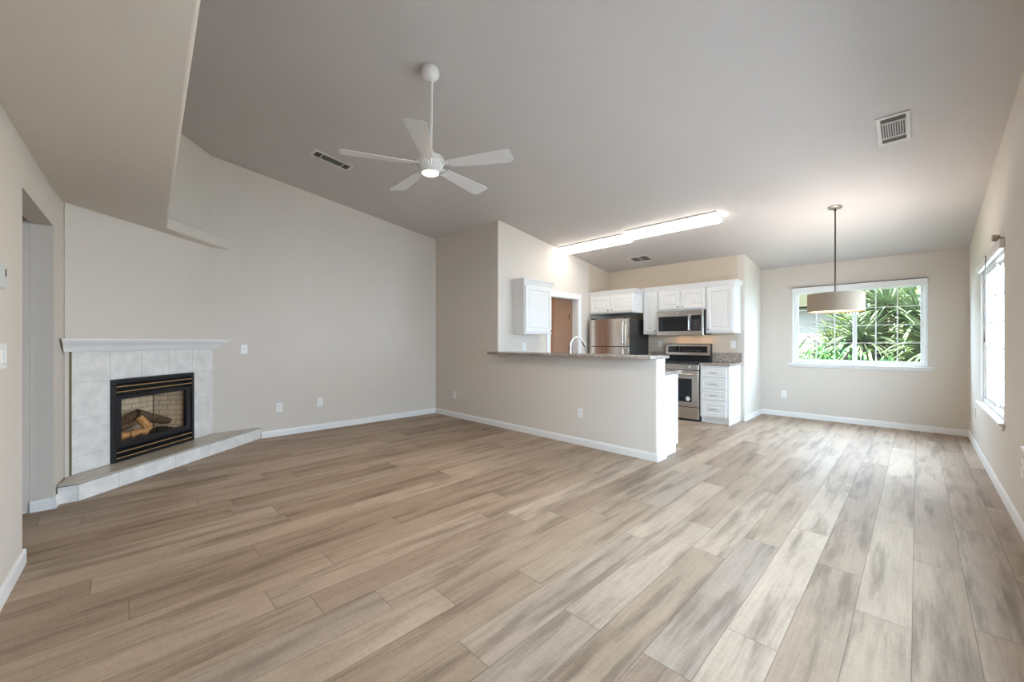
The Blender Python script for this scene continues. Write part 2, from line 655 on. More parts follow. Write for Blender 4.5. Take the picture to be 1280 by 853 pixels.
struct('wall_fireplace', wall_mb(D0, D1, 0.03, ctop, holes=[(0.315, 1.19, 0.16, 0.895)]), M['paint'], 'greige wall set diagonally across the corner above the mantel', 'wall')
struct('wall_left', wall_mb((XL, -1.9), (XL, YK + 0.15), -0.12, ctop), M['paint'],
       'long plain greige wall between the fireplace and the kitchen corner', 'wall')
struct('wall_living', wall_mb((XL, YP), (XW - 0.12, YP), -0.12, ctop), M['paint'], 'full height greige wall next to the breakfast bar', 'wall')
YA = 6.31
struct('wall_pantry', wall_mb((XW, YP), (XW, YA), -0.12, ctop, holes=[(5.17 - YP, 5.97 - YP, -0.02, 2.02)]), M['paint'],
       'pale kitchen wall with the brown door and the single wall cabinet', 'wall')
struct('wall_alcove', wall_mb((XW, YA), (XW, YK), -0.12, ctop), M['paint_kitchen'], 'short beige wall beside the refrigerator', 'wall')
struct('wall_kitchen', wall_mb((XL - 0.1, YK), (XE - 0.1, YK), -0.12, ctop), M['paint_kitchen'], 'beige kitchen wall behind the white wall cabinets', 'wall')
struct('wall_dining', wall_mb((XE, YK), (XE, YD), -0.10, ctop), M['paint'], 'short white wall between kitchen and dining corner', 'wall')
struct('wall_far', wall_mb((XE - 0.1, YD), (XR, YD), -0.15, ctop, holes=[(WIN_D[0] - XE + 0.1, WIN_D[1] - XE + 0.1, WIN_D[2], WIN_D[3])]),
       M['paint'], 'greige dining wall holding the wide sliding window', 'wall')
struct('wall_right', wall_mb((XR, -1.9), (XR, YD + 0.15), 0.15, ctop, holes=[(a + 1.9, b + 1.9, *WRZ) for a, b in WIN_R]), M['paint'],
       'greige side wall with tall windows along the dining area', 'wall')
struct('wall_hall', wall_mb((-4.55, -1.75), (-4.55, -0.4455), -0.10, ctop), M['paint'], 'hallway side wall seen through the opening by the hearth', 'wall')
struct('wall_rear', wall_mb((XL - 0.1, -1.8), (XR + 0.1, -1.8), 0.1, ctop), M['paint'], 'hallway wall behind the opening', 'wall')

# plant-shelf soffit with rounded edges
soff = [(XL, 0.994), (-5.277, 0.367), (-1.664, 0.202), (XR, 0.104), (XR, -0.53), (-3.52, -0.371), (-4.55, -0.33), (-4.86, -0.30), (XL, 0.80)]
def edge_front(e):
    a, c = e.verts
    m_ = (a.co + c.co) / 2
    horiz = abs(a.co.z - c.co.z) < 1e-4
    front = [(soff[i], soff[i + 1]) for i in range(3)]
    if horiz:
        for p, q in front:
            if (Vector((a.co.x, a.co.y)) - Vector(p)).length < 1e-3 and (Vector((c.co.x, c.co.y)) - Vector(q)).length < 1e-3 or \
               (Vector((c.co.x, c.co.y)) - Vector(p)).length < 1e-3 and (Vector((a.co.x, a.co.y)) - Vector(q)).length < 1e-3:
                return True
        return False
    return any((Vector((m_.x, m_.y)) - Vector(soff[i])).length < 1e-3 for i in (1, 2))
struct('wall_soffit', MB().prism(soff, 2.38, 2.51, edge_front, 0.02, 4), M['paint'], 'low flat plant shelf soffit above the fireplace and hallway opening', 'soffit', smooth=True)

# pony wall under the bar
pony = [(XW, YP), (XE, YP), (XE, 4.20), (XW, 4.20)]
def vert_right(e):
    a, c = e.verts
    return abs(a.co.z - c.co.z) > 0.5 and a.co.x > XE - 0.01
struct('wall_peninsula', MB().prism(pony, 0, 1.068, vert_right, 0.018, 4), M['paint'], 'greige half wall carrying the granite breakfast bar', 'wall', smooth=True)

# baseboards
BPROF = [(0, 0), (0.014, 0), (0.014, 0.062), (0.010, 0.078), (0.006, 0.085), (0, 0.085)]


def baseboard(name, runs, label):
    m = MB()
    for p, q, o in runs:
        m.extrude_profile(BPROF, (*p, 0), (*q, 0), out=Vector((*o, 0)).normalized())
    struct(name, m, M['trim'], label, 'baseboard')


baseboard('baseboard_left', [((XL, 1.335), (XL, YP), (1, 0))], 'white baseboard along the long left wall')
baseboard('baseboard_peninsula', [((XL, YP), (XE, YP), (0, -1)), ((XE, YP - 0.014), (XE, 4.20), (1, 0))], 'white baseboard along the half wall and its end')
baseboard('baseboard_far', [((XE, YD), (XR, YD), (0, -1))], 'white baseboard under the dining window')
baseboard('baseboard_dining', [((XE, YK - 0.02), (XE, YD), (1, 0))], 'white baseboard on the short wall beside the drawers')
baseboard('baseboard_right', [((XR, -0.5), (XR, YD), (-1, 0))], 'white baseboard along the window side wall')
nd = (Vector(NW[1]) - Vector(NW[0])).normalized()
jd = (Vector(NW[2]) - Vector(NW[1])).normalized()
perp = Vector((0.04, 1, 0)).normalized()
baseboard('baseboard_near', [(NW[0], (NW[1][0] - 0.014, NW[1][1]), (0.04, 1)), ((NW[1][0], NW[1][1] + 0.014), (NW[1][0], NW[1][1] - 0.115), (-1, 0))], 'white baseboard on the near wall below the switches')
baseboard('baseboard_hall', [((-4.55, -0.330 + 0.014), (-4.55, -0.445), (1, 0)), ((-4.536, -0.3305), (-4.615, -0.322), (0.09, 1))], 'short white baseboard at the hallway opening by the hearth')

# ------------------------------------------------------------------ windows
def window(name, label, w, h, cols, rows, loc, rotz, mid=0.05, y0=0.055):
    """local x along the wall, y = outwards depth, z up; origin at bottom left of the opening on the wall face"""
    o = thing(name, label, 'window', loc, rotz, kind='structure')
    f = MB()
    fw = 0.042
    j = MB()
    j.box(0.0005, 0.006, 0.001, 0.145, 0.006, h - 0.006)
    j.box(w - 0.006, w - 0.0005, 0.001, 0.145, 0.006, h - 0.006)
    j.box(0.0005, w - 0.0005, 0.001, 0.145, h - 0.006, h - 0.0005)
    j.build('jamb_liner', M['trim'], o)
    f.box(0.007, fw, y0, y0 + 0.07, 0.007, h - 0.007, 0.004)
    f.box(w - fw, w - 0.007, y0, y0 + 0.07, 0.007, h - 0.007, 0.004)
    f.box(fw, w - fw, y0, y0 + 0.07, 0.007, fw, 0.004)
    f.box(fw, w - fw, y0, y0 + 0.07, h - fw, h - 0.007, 0.004)
    f.build('window_frame', M['trim'], o)
    for k in (0, 1):
        xa = fw if k == 0 else w / 2 - mid / 2
        xb = w / 2 + mid / 2 if k == 0 else w - fw
        yy = y0 + (0.012 if k == 0 else 0.038)
        s = MB()
        sw = 0.031
        s.box(xa, xa + sw, yy, yy + 0.024, fw, h - fw, 0.003)
        s.box(xb - sw, xb, yy, yy + 0.024, fw, h - fw, 0.003)
        s.box(xa + sw, xb - sw, yy, yy + 0.024, fw, fw + sw, 0.003)
        s.box(xa + sw, xb - sw, yy, yy + 0.024, h - fw - sw, h - fw, 0.003)
        so = s.build('sash', M['trim'], o)
        gx0, gx1, gz0, gz1 = xa + sw, xb - sw, fw + sw, h - fw - sw
        MB().box(gx0, gx1, yy + 0.016, yy + 0.018, gz0, gz1).build('pane', M['glass'], so)
        mu = MB()
        for i in range(1, cols):
            x = gx0 + (gx1 - gx0) * i / cols
            mu.box(x - 0.007, x + 0.007, yy + 0.006, yy + 0.014, gz0, gz1)
        for j in range(1, rows):
            z = gz0 + (gz1 - gz0) * j / rows
            mu.box(gx0, gx1, yy + 0.0065, yy + 0.0135, z - 0.006, z + 0.006)
        mu.build('muntin_grid', M['trim'], so)
    return o


def sill(o, w, out, horn):
    s = MB()
    s.box(-horn, w + horn, -out, -0.0005, -0.018, 0.006, 0.004)
    s.box(0.007, w - 0.007, -0.001, 0.019, 0.001, 0.006)
    s.box(-horn + 0.02, w + horn - 0.02, -0.016, -0.0005, -0.052, -0.018, 0.003)
    s.build('window_sill', M['trim'], o)


wd = window('window_1', 'wide white sliding window over the dining area with a view of yuccas', WIN_D[1] - WIN_D[0], WIN_D[3] - WIN_D[2], 3, 4, (WIN_D[0], YD, WIN_D[2]), 0)
sill(wd, WIN_D[1] - WIN_D[0], 0.04, 0.06)
wlabels = ['tall white window in the side wall nearest the dining corner', 'second tall white side window, mostly outside the frame', 'unseen third side window beside the camera, added for daylight']
for i, (a, b) in enumerate(WIN_R):
    wr = window('window_%d' % (i + 2), wlabels[i], b - a, WRZ[1] - WRZ[0], 2, 5, (XR, b, WRZ[0]), -PI / 2, y0=0.02)
    sill(wr, b - a, 0.035, 0.06)


def blind(label, w, loc, rotz, out, h=0.085):
    o = thing('window_blind', label, 'blind', loc, rotz)
    m = MB()
    m.box(0, w, -out, -0.0005, 0, h, 0.004)
    m.build('valance', M['trim'], o)
    MB().box(0, w, -out + 0.004, -0.004, h, h + 0.008, 0.001).build('headrail', M['bronze'], o)
    return o


blind('white raised blind valance across the top of the wide dining window', WIN_D[1] - WIN_D[0], (WIN_D[0], YD, 2.040), 0, 0.045)
br = blind('white blind valance on the tall side window, with a hanging wand', 1.78, (XR, 6.72, 1.985), -PI / 2, 0.03, 0.075)
MB().tube([(0.98, -0.036, 0.06), (0.982, -0.04, -0.2), (0.985, -0.04, -0.66)], 0.0035, 8).tube([(0.985, -0.04, -0.64), (0.985, -0.04, -0.74)], [0.004, 0.008], 8).build('wand', M['bronze'], br, smooth=True)
kb = thing('curtain_bracket', 'small round beige bracket on the side wall above the valance', 'bracket', (XR, 5.22, 2.115))
MB().lathe([(0, 0), (0.02, 0), (0.02, 0.012), (0.028, 0.016), (0.028, 0.04), (0.02, 0.046), (0, 0.046)], 20, mtx=Matrix.Rotation(-PI / 2, 4, 'Y')).build('knob', M['beige'], kb, smooth=True)

# ------------------------------------------------------------------ kitchen doorway
dr = thing('door_1', 'brown slab door in the white kitchen doorway', 'door', (XW, 5.17, 0), 0, kind='structure')
MB().box(-0.165, -0.125, 0.262, 0.862, 0.008, 2.03, 0.002).build('door_panel', M['door_brown'], dr)
MB().box(-0.165, -0.125, -0.06, 0.26, 0.008, 2.03, 0.002).build('side_jamb', M['jamb_brown'], dr)
MB().box(-0.1245, -0.118, 0.69, 0.715, 1.66, 1.745, 0.002).build('deadbolt', M['dark'], dr)
MB().lathe([(0, 0.055), (0.02, 0.052), (0.026, 0.04), (0.018, 0.026), (0.010, 0.02), (0.010, 0.008), (0.028, 0.006), (0.028, 0)], 20,
           mtx=Matrix.Translation((-0.125, 0.705, 1.13)) @ Matrix.Rotation(PI / 2, 4, 'Y')).build('door_knob', M['bronze'], dr, smooth=True)
cs = MB()
cs.box(-0.12, 0.0, 0.786, 0.80, 0, 2.006)
cs.box(-0.12, 0.0, 0.0, 0.014, 0, 2.006)
cs.box(-0.12, 0.0, 0.0, 0.80, 2.006, 2.02)
cs.box(0.0005, 0.018, 0.79, 0.885, 0, 2.105, 0.004)
cs.box(0.0005, 0.018, -0.085, 0.01, 0, 2.105, 0.004)
cs.box(0.0005, 0.017, 0.01, 0.79, 2.01, 2.105, 0.004)
cso = cs.build('trim_1', M['trim'])
cso.location = (XW, 5.17, 0)
tag(cso, 'white casing around the brown kitchen door', 'door casing', kind='structure')

# ------------------------------------------------------------------ fireplace (local x along the diagonal, y into the room)
U = (D1 - D0).normalized()
FA = math.atan2(U.y, U.x)
FP = (D0.x, D0.y, 0)
HZ = 0.148
ts = thing('tile_surround', 'pale grey square tiles framing the black gas fireplace', 'tile surround', FP, FA)
g = MB()
tl = MB()
S0, S1, FX0, FX1, FZ0, FZ1, TT = -0.0, 1.512, 0.302, 1.203, HZ, 0.907, 1.165
cols_t = [0.0, 0.302, 0.602, 0.902, 1.203, 1.512]
def tile(a, b, z0, z1):
    tl.box(a + 0.0015, b - 0.0015, 0.002, 0.014, z0 + 0.0015, z1 - 0.0015, 0.0015)
for a, b in zip(cols_t, cols_t[1:]):
    tile(a, b, FZ1, TT)
for a, b in ((0.0, FX0), (FX1, S1)):
    for z0, z1 in ((HZ + 0.002, 0.29), (0.29, 0.595), (0.595, 0.907)):
        tile(a, b, z0, z1)
tl.build('tile_facing', M['tile'], ts)
g.box(S0, S1, 0.0006, 0.011, FZ1, TT)
g.box(S0, FX0, 0.0006, 0.011, HZ + 0.002, FZ1)
g.box(FX1, S1, 0.0006, 0.011, HZ + 0.002, FZ1)
g.build('grout_bed', M['grout'], ts)
MB().box(S1, S1 + 0.009, 0.0006, 0.013, HZ + 0.002, TT).build('edge_trim', M['olive'], ts)

# hearth
ht = thing('hearth', 'low tiled hearth step along the diagonal fireplace wall', 'hearth', (0, 0, 0))
hp = [(-4.622, -0.317), (-4.612, -0.211), (XL + 0.002, 1.318), (XL + 0.002, 0.826), (-4.862, -0.285), (-4.84, -0.285)]
hp = [(-4.622, -0.314), (-4.612, -0.211), (XL + 0.002, 1.318), (XL + 0.002, 0.832), (-4.852, -0.280)]
MB().prism(hp, 0.002, HZ - 0.014).build('hearth_base', M['grout'], ht)
fr = MB()
Pa, Pb = Vector(hp[1]), Vector(hp[2])
hd = (Pb - Pa).normalized()
hn = Vector((hd.y, -hd.x))
if hn.dot(Vector((1, 1))) < 0:
    hn = -hn
HL = (Pb - Pa).length
def htile(p, q, n):
    c = [p, q, q + n * 0.008, p + n * 0.008]
    fr.prism([tuple(v) for v in c], 0.003, HZ - 0.015)
k = 0.0
steps = [0.0, 0.30, 0.53, 0.83, 1.13, 1.43, 1.73, HL]
for a, b in zip(steps, steps[1:]):
    if b - a > 0.01:
        htile(Pa + hd * (a + 0.0015), Pa + hd * (min(b, HL) - 0.0015), hn)
ea, eb = Vector(hp[0]), Vector(hp[1])
htile(ea, eb, Vector((1, -0.08)).normalized())
fr.build('front_tiles', M['tile'], ht)
tp_ = MB()
# top tiles: split along the run
q0, q1 = Vector(hp[4]), Vector(hp[3])
tp_.prism([hp[0], tuple(Pa + Vector((0.012, -0.002))), tuple(Pa + hd * 0.02 + hn * 0.013), tuple(Pa + hd * 0.32 + hn * 0.013), tuple(q0 + (q1 - q0) * 0.20), hp[4]], HZ - 0.012, HZ)
for a, b in ((0.20, 0.40), (0.40, 0.60), (0.60, 0.80), (0.80, 1.0)):
    a2 = 0.32 + (HL - 0.32) * (a - 0.2) / 0.8 + 0.002
    b2 = 0.32 + (HL - 0.32) * (b - 0.2) / 0.8
    tp_.prism([tuple(Pa + hd * a2 + hn * 0.013), tuple(Pa + hd * b2 + hn * 0.013), tuple(q0 + (q1 - q0) * b), tuple(q0 + (q1 - q0) * (a + 0.001))], HZ - 0.012, HZ)
tp_.build('top_tiles', M['tile_top'], ht)
ed = MB()
for p, q, n in ((Pa, Pb, hn), (ea, eb, Vector((1, -0.08)).normalized())):
    ed.prism([tuple(p), tuple(q), tuple(q + n * 0.0125), tuple(p + n * 0.0125)], HZ - 0.0155, HZ - 0.0122)
ed.build('edge_trim', M['edge_dark'], ht)

# mantel
MPROF = [(0.0, 1.166), (0.045, 1.166), (0.05, 1.178), (0.06, 1.182), (0.07, 1.20), (0.088, 1.222), (0.108, 1.236), (0.112, 1.244), (0.12, 1.246), (0.128, 1.252), (0.132, 1.262), (0.132, 1.274), (0.0, 1.274)]
t = bmesh.new()
a_, b_ = [], []
tanR = 0.69670982 / 0.71735307
for o_, z_ in MPROF:
    # right end dies into the left wall (x = XL), left end into the short near wall
    sR = -(o_ * (0.71735 / 0.6967)) + 0.002
    sL = 1.553 + o_ * 1.0
    a_.append(t.verts.new((sR, o_ + 0.001, z_)))
    b_.append(t.verts.new((sL, o_ + 0.001, z_)))
t.faces.new(a_)
t.faces.new(b_[::-1])
for i in range(len(MPROF)):
    j = (i + 1) % len(MPROF)
    t.faces.new((a_[i], b_[i], b_[j], a_[j]))
bmesh.ops.recalc_face_normals(t, faces=t.faces[:])
mt = MB().add(t).build('mantel_shelf', M['trim'])
mt.location = FP
mt.rotation_euler = (0, 0, FA)
tag(mt, 'white crown moulded mantel shelf above the tiled fireplace', 'mantel')

# gas insert
fi = thing('fireplace_insert', 'black gas fireplace insert with brass louvers and glass front', 'fireplace', FP, FA)
fa, fb, fz0, fz1 = FX0 + 0.003, FX1 - 0.003, HZ + 0.004, FZ1 - 0.004
oy0, oy1 = 0.016, 0.040
f = MB()
f.box(fa, fa + 0.028, -0.03, oy1, fz0, fz1, 0.002)
f.box(fb - 0.028, fb, -0.03, oy1, fz0, fz1, 0.002)
f.box(fa + 0.028, fb - 0.028, -0.03, oy1, fz1 - 0.035, fz1, 0.002)
f.box(fa + 0.028, fb - 0.028, -0.03, oy1, fz0, fz0 + 0.018, 0.002)
f.box(fa + 0.028, fb - 0.028, -0.03, -0.02, fz1 - 0.15, fz1 - 0.035)
f.box(fa + 0.028, fb - 0.028, -0.03, -0.02, fz0 + 0.018, fz0 + 0.12)
f.build('surround_frame', M['black_metal'], fi)
for z in (fz1 - 0.062, fz1 - 0.110, fz0 + 0.088, fz0 + 0.036):
    MB().extrude_profile([(0.0, -0.014), (0.026, -0.018), (0.034, -0.008), (0.034, 0.0), (0.02, 0.010), (0.0, 0.012)], (fa + 0.028, 0, z), (fb - 0.028, 0, z), out=Vector((0, 1, 0))).build('louver', M['black_metal'], fi)
    MB().box(fa + 0.030, fb - 0.030, 0.034, 0.040, z - 0.008, z + 0.001, 0.002).build('brass_trim', M['brass'], fi)
gz0, gz1 = fz0 + 0.122, fz1 - 0.15
ga, gb = fa + 0.030, fb - 0.030
d = MB()
bw = 0.055
d.box(ga, ga + bw, -0.015, 0.030, gz0, gz1, 0.003)
d.box(gb - bw, gb, -0.015, 0.030, gz0, gz1, 0.003)
d.box(ga + bw, gb - bw, -0.015, 0.030, gz1 - 0.035, gz1, 0.003)
d.box(ga + bw, gb - bw, -0.015, 0.030, gz0, gz0 + 0.055, 0.003)
do = d.build('glass_door', M['black_metal'], fi)
MB().box(ga + bw, gb - bw, 0.006, 0.009, gz0 + 0.055, gz1 - 0.035).build('pane', M['fire_glass'], do)
# brick liner: back and two splayed sides, floor and roof
t = bmesh.new()
uvl = t.loops.layers.uv.new('UVMap')
lx0, lx1, by = ga + 0.02, gb - 0.02, -0.33
bx0, bx1 = lx0 + 0.06, lx1 - 0.16
lz0, lz1 = gz0 + 0.03, gz1
def lq(p, q):
    vs_ = [t.verts.new((*p, lz0)), t.verts.new((*q, lz0)), t.verts.new((*q, lz1)), t.verts.new((*p, lz1))]
    fc = t.faces.new(vs_)
    ln = (Vector(p) - Vector(q)).length
    for lp, uv in zip(fc.loops, ((0, lz0), (ln, lz0), (ln, lz1), (0, lz1))):
        lp[uvl].uv = uv
lq((lx0, -0.035), (bx0, by))
lq((bx0, by), (bx1, by))
lq((bx1, by), (lx1, -0.035))
lin = MB()
lin.b.free()
lin.b = t
lin.build('brick_liner', M['firebrick'], fi)
MB().box(bx0 - 0.002, bx0 + 0.004, by + 0.001, by + 0.008, lz0, lz1).build('corner_seam', M['vent_dark'], fi)
bxm = MB()
bxm.box(lx0 - 0.012, lx1 + 0.012, -0.36, -0.031, lz0 - 0.03, lz0)
bxm.box(lx0 - 0.012, lx1 + 0.012, -0.36, -0.031, lz1, lz1 + 0.012)
bxm.box(lx0 - 0.012, lx1 + 0.012, -0.36, -0.345, lz0, lz1)
bxm.box(lx0 - 0.024, lx0 - 0.004, -0.36, -0.031, lz0, lz1)
bxm.box(lx1 + 0.004, lx1 + 0.024, -0.36, -0.031, lz0, lz1)
bxm.build('firebox', M['black_metal'], fi)
em = MB()
rr_ = random.Random(3)
for i in range(60):
    x = rr_.uniform(lx0 + 0.10, lx1 - 0.12)
    y = rr_.uniform(-0.20, -0.06)
    r = rr_.uniform(0.014, 0.03)
    tt = bmesh.new()
    bmesh.ops.create_icosphere(tt, subdivisions=1, radius=r)
    for v in tt.verts:
        v.co *= rr_.uniform(0.8, 1.2)
    em.add(tt, Matrix.Translation((x, y, lz0 + r * 0.6)))
tag(em.build('ember_bed', M['ember'], fi), kind='stuff')


def log(label, p, q, r0, r1, m, seed):
    """gas log between two points in the fireplace frame"""
    p, q = Vector(p), Vector(q)
    base = Matrix.Translation(FP) @ Matrix.Rotation(FA, 4, 'Z')
    rg = random.Random(seed)
    c = (p + q) / 2
    n_ = 9
    t_ = bmesh.new()
    dd = (q - p).normalized()
    u = dd.cross(Vector((0, 0, 1))).normalized()
    v = dd.cross(u)
    bend = rg.uniform(-0.012, 0.012)
    rings = []
    for i in range(n_ + 1):
        f_ = i / n_
        ctr = p + (q - p) * f_ + v * bend * math.sin(PI * f_)
        rad = (r0 + (r1 - r0) * f_) * (0.86 if i in (0, n_) else 1)
        rings.append([t_.verts.new(ctr - c + (u * math.cos(2 * PI * k_ / 12) + v * math.sin(2 * PI * k_ / 12)) * rad * rg.uniform(0.84, 1.14)) for k_ in range(12)])
    for A, B in zip(rings, rings[1:]):
        for k_ in range(12):
            t_.faces.new((A[k_], A[(k_ + 1) % 12], B[(k_ + 1) % 12], B[k_]))
    t_.faces.new(rings[0][::-1])
    t_.faces.new(rings[-1])
    bmesh.ops.recalc_face_normals(t_, faces=t_.faces[:])
    o = MB().add(t_).build('gas_log', m, smooth=True, angle=60)
    o.location = base @ c
    o.rotation_euler = (0, 0, FA)
    return tag(o, label, 'log', 'gas logs in the firebox')


# local x decreases to the right of the picture
zb = lz0 + 0.02
log('long brown log leaning across the back of the fire', (1.02, -0.20, zb + 0.04), (0.70, -0.21, zb + 0.20), 0.038, 0.045, M['log_bark'], 1)
log('brown log sloping down behind the glass towards the right brick panel', (0.76, -0.17, zb + 0.20), (0.44, -0.13, zb + 0.06), 0.050, 0.036, M['log_bark'], 2)
log('pale split log standing upright at the front of the fire', (0.80, -0.12, zb + 0.17), (0.745, -0.065, zb + 0.03), 0.034, 0.040, M['log_wood'], 3)
log('short round pale log lying lowest at the front', (0.91, -0.10, zb + 0.02), (0.755, -0.075, zb + 0.022), 0.034, 0.034, M['log_wood'], 4)
log('stubby tan log at the left end of the fire', (1.02, -0.125, zb + 0.03), (0.94, -0.075, zb + 0.02), 0.040, 0.034, M['log_wood'], 5)
log('dark charred log resting behind the stubby tan one', (1.00, -0.16, zb + 0.08), (0.83, -0.15, zb + 0.12), 0.034, 0.034, M['log_bark'], 6)

# ------------------------------------------------------------------ cabinets
def door_bm(w, h, t=0.02, rail=0.055):
    """raised-panel door: local x 0..w, front towards -y, z 0..h"""
    b = bmesh.new()
    def ring(i, y):
        return [b.verts.new(p) for p in ((i, y, i), (w - i, y, i), (w - i, y, h - i), (i, y, h - i))]
    spec = [(0, 0), (0, -t + 0.003), (0.003, -t), (rail, -t), (rail + 0.008, -t + 0.009), (rail + 0.014, -t + 0.009), (rail + 0.03, -t + 0.003)]
    if min(w, h) < 0.2:
        rail2 = min(w, h) * 0.2
        spec = [(0, 0), (0, -t + 0.003), (0.003, -t), (rail2, -t), (rail2 + 0.004, -t + 0.006), (rail2 + 0.007, -t + 0.006), (rail2 + 0.014, -t + 0.002)]
    rs = [ring(*s) for s in spec]
    b.faces.new(rs[0])
    for A, B in zip(rs, rs[1:]):
        for k_ in range(4):
            b.faces.new((A[k_], A[(k_ + 1) % 4], B[(k_ + 1) % 4], B[k_]))
    b.faces.new(rs[-1][::-1])
    bmesh.ops.recalc_face_normals(b, faces=b.faces[:])
    return b


KNOB = [(0, -0.026), (0.009, -0.024), (0.012, -0.018), (0.008, -0.011), (0.005, -0.008), (0.005, 0)]


def cab_door(parent, x, y, z, w, h, knob=None):
    o = MB().add(door_bm(w, h)).build('door', M['cabinet'], parent)
    o.location = (x, y, z)
    if knob:
        k_ = MB().lathe(KNOB, 16, mtx=Matrix.Translation((knob[0], -0.02, knob[1])) @ Matrix.Rotation(-PI / 2, 4, 'X')).build('knob', M['pewter'], o, smooth=True)
    return o


def crown(parent, w, d, z0, z1, left=True, right=True):
    """crown around the front and open ends"""
    prof = [(0, z0), (0.008, z0), (0.012, z0 + 0.015), (0.03, z1 - 0.022), (0.042, z1 - 0.014), (0.042, z1), (0, z1)]
    t_ = bmesh.new()
    rows = []
    for o_, z_ in prof:
        pts = []
        if left:
            pts.append((-o_, d))
        pts.append((-o_ if left else 0, -o_))
        pts.append((w + o_ if right else w, -o_))
        if right:
            pts.append((w + o_, d))
        rows.append([t_.verts.new((p[0], p[1], z_)) for p in pts])
    n_ = len(rows[0])
    for i in range(len(rows)):
        A, B = rows[i], rows[(i + 1) % len(rows)]
        for k_ in range(n_ - 1):
            t_.faces.new((A[k_], A[k_ + 1], B[k_ + 1], B[k_]))
    t_.faces.new([r[0] for r in rows])
    t_.faces.new([r[-1] for r in rows][::-1])
    bmesh.ops.recalc_face_normals(t_, faces=t_.faces[:])
    MB().add(t_).build('crown_moulding', M['cabinet'], parent)


def wall_cabinet(label, loc, rotz, w, d, z0, z1, ndoors, knobs, cr_l, cr_r, zcr):
    o = thing('wall_cabinet', label, 'cabinet', loc, rotz, 'white kitchen wall cabinets')
    MB().box(0.0008, w - 0.0008, 0.001, d, z0, z1, 0.0015).build('body', M['cabinet'], o)
    dw = (w - 0.036 - 0.025 * (ndoors - 1)) / ndoors
    for i in range(ndoors):
        kx = {'l': 0.028, 'r': dw - 0.028}[knobs[i]]
        cab_door(o, 0.018 + i * (dw + 0.025), 0.0, z0 + 0.025, dw, z1 - z0 - 0.06, (kx, 0.035))
    crown(o, w, d, z1 - 0.012, zcr, cr_l, cr_r)
    return o


YU = 6.68
DU = YK - YU - 0.002
wall_cabinet('tall white single door wall cabinet at the right end, above the drawers', (-2.365, YU, 0), 0, 0.412, DU, 1.38, 2.13, 1, 'l', False, True, 2.195)
wall_cabinet('short white double door wall cabinet above the microwave', (-3.150, YU, 0), 0, 0.782, DU, 1.765, 2.13, 2, 'rl', False, False, 2.195)
wall_cabinet('narrow white wall cabinet between refrigerator and microwave', (-3.430, YU, 0), 0, 0.277, DU, 1.375, 2.13, 1, 'r', False, False, 2.195)
wall_cabinet('deep white double door cabinet above the refrigerator', (XW + 0.003, 6.342, 0), 0, 0.894, YK - 6.342 - 0.002, 1.755, 2.095, 2, 'rl', False, True, 2.165)
wall_cabinet('lone white wall cabinet left of the brown door', (-4.105, 4.309, 0), PI / 2, 0.635, 0.222, 1.36, 2.12, 1, 'r', True, True, 2.19)


# base cabinets
def pull(parent, cx, z, y=-0.02):
    MB().tube([(cx - 0.05, y, z), (cx - 0.05, y - 0.022, z), (cx - 0.045, y - 0.027, z), (cx + 0.045, y - 0.027, z), (cx + 0.05, y - 0.022, z), (cx + 0.05, y, z)], 0.004, 8).build('pull', M['pewter'], parent, smooth=True)


db = thing('drawer_cabinet', 'white base cabinet of four drawers beside the steel range', 'cabinet', (-2.362, 6.44, 0))
w_ = 0.412
MB().box(0, w_ - 0.012, 0.001, 0.555, 0.09, 0.879).build('body', M['cabinet'], db)
MB().box(0.0, w_ - 0.012, 0.05, 0.065, 0.001, 0.09).build('toe_kick', M['cabinet'], db)
MB().box(w_ - 0.012, w_, 0.0, 0.555, 0.001, 0.879).build('end_panel', M['cabinet'], db)
for za, zb_ in ((0.705, 0.843), (0.53, 0.681), (0.362, 0.506), (0.115, 0.338)):
    o = MB().add(door_bm(w_ - 0.06, zb_ - za)).build('drawer', M['cabinet'], db)
    o.location = (0.02, 0, za)
    pull(o, (w_ - 0.06) / 2, (zb_ - za) / 2)
ct = MB()
ct.box(-2.366, -1.932, 6.412, YK - 0.0015, 0.881, 0.921, 0.004)
ct.box(-2.366, -1.932, YK - 0.022, YK - 0.0015, 0.921, 1.07, 0.003)
tag(ct.build('countertop', M['granite']), 'speckled granite countertop with backsplash over the drawer cabinet', 'countertop')

sb = thing('base_cabinet', 'white base cabinet between refrigerator and range', 'cabinet', (-3.43, 6.44, 0))
MB().box(0, 0.285, 0.001, 0.555, 0.09, 0.879).box(0, 0.285, 0.05, 0.065, 0.001, 0.09).build('body', M['cabinet'], sb)
cab_door(sb, 0.012, 0, 0.12, 0.26, 0.72, (0.03, 0.66))
ct = MB()
ct.box(-3.43, -3.142, 6.412, YK - 0.0015, 0.881, 0.921, 0.004)
ct.box(-3.43, -3.142, YK - 0.022, YK - 0.0015, 0.921, 1.07, 0.003)
tag(ct.build('countertop', M['granite']), 'narrow granite countertop between refrigerator and range', 'countertop')

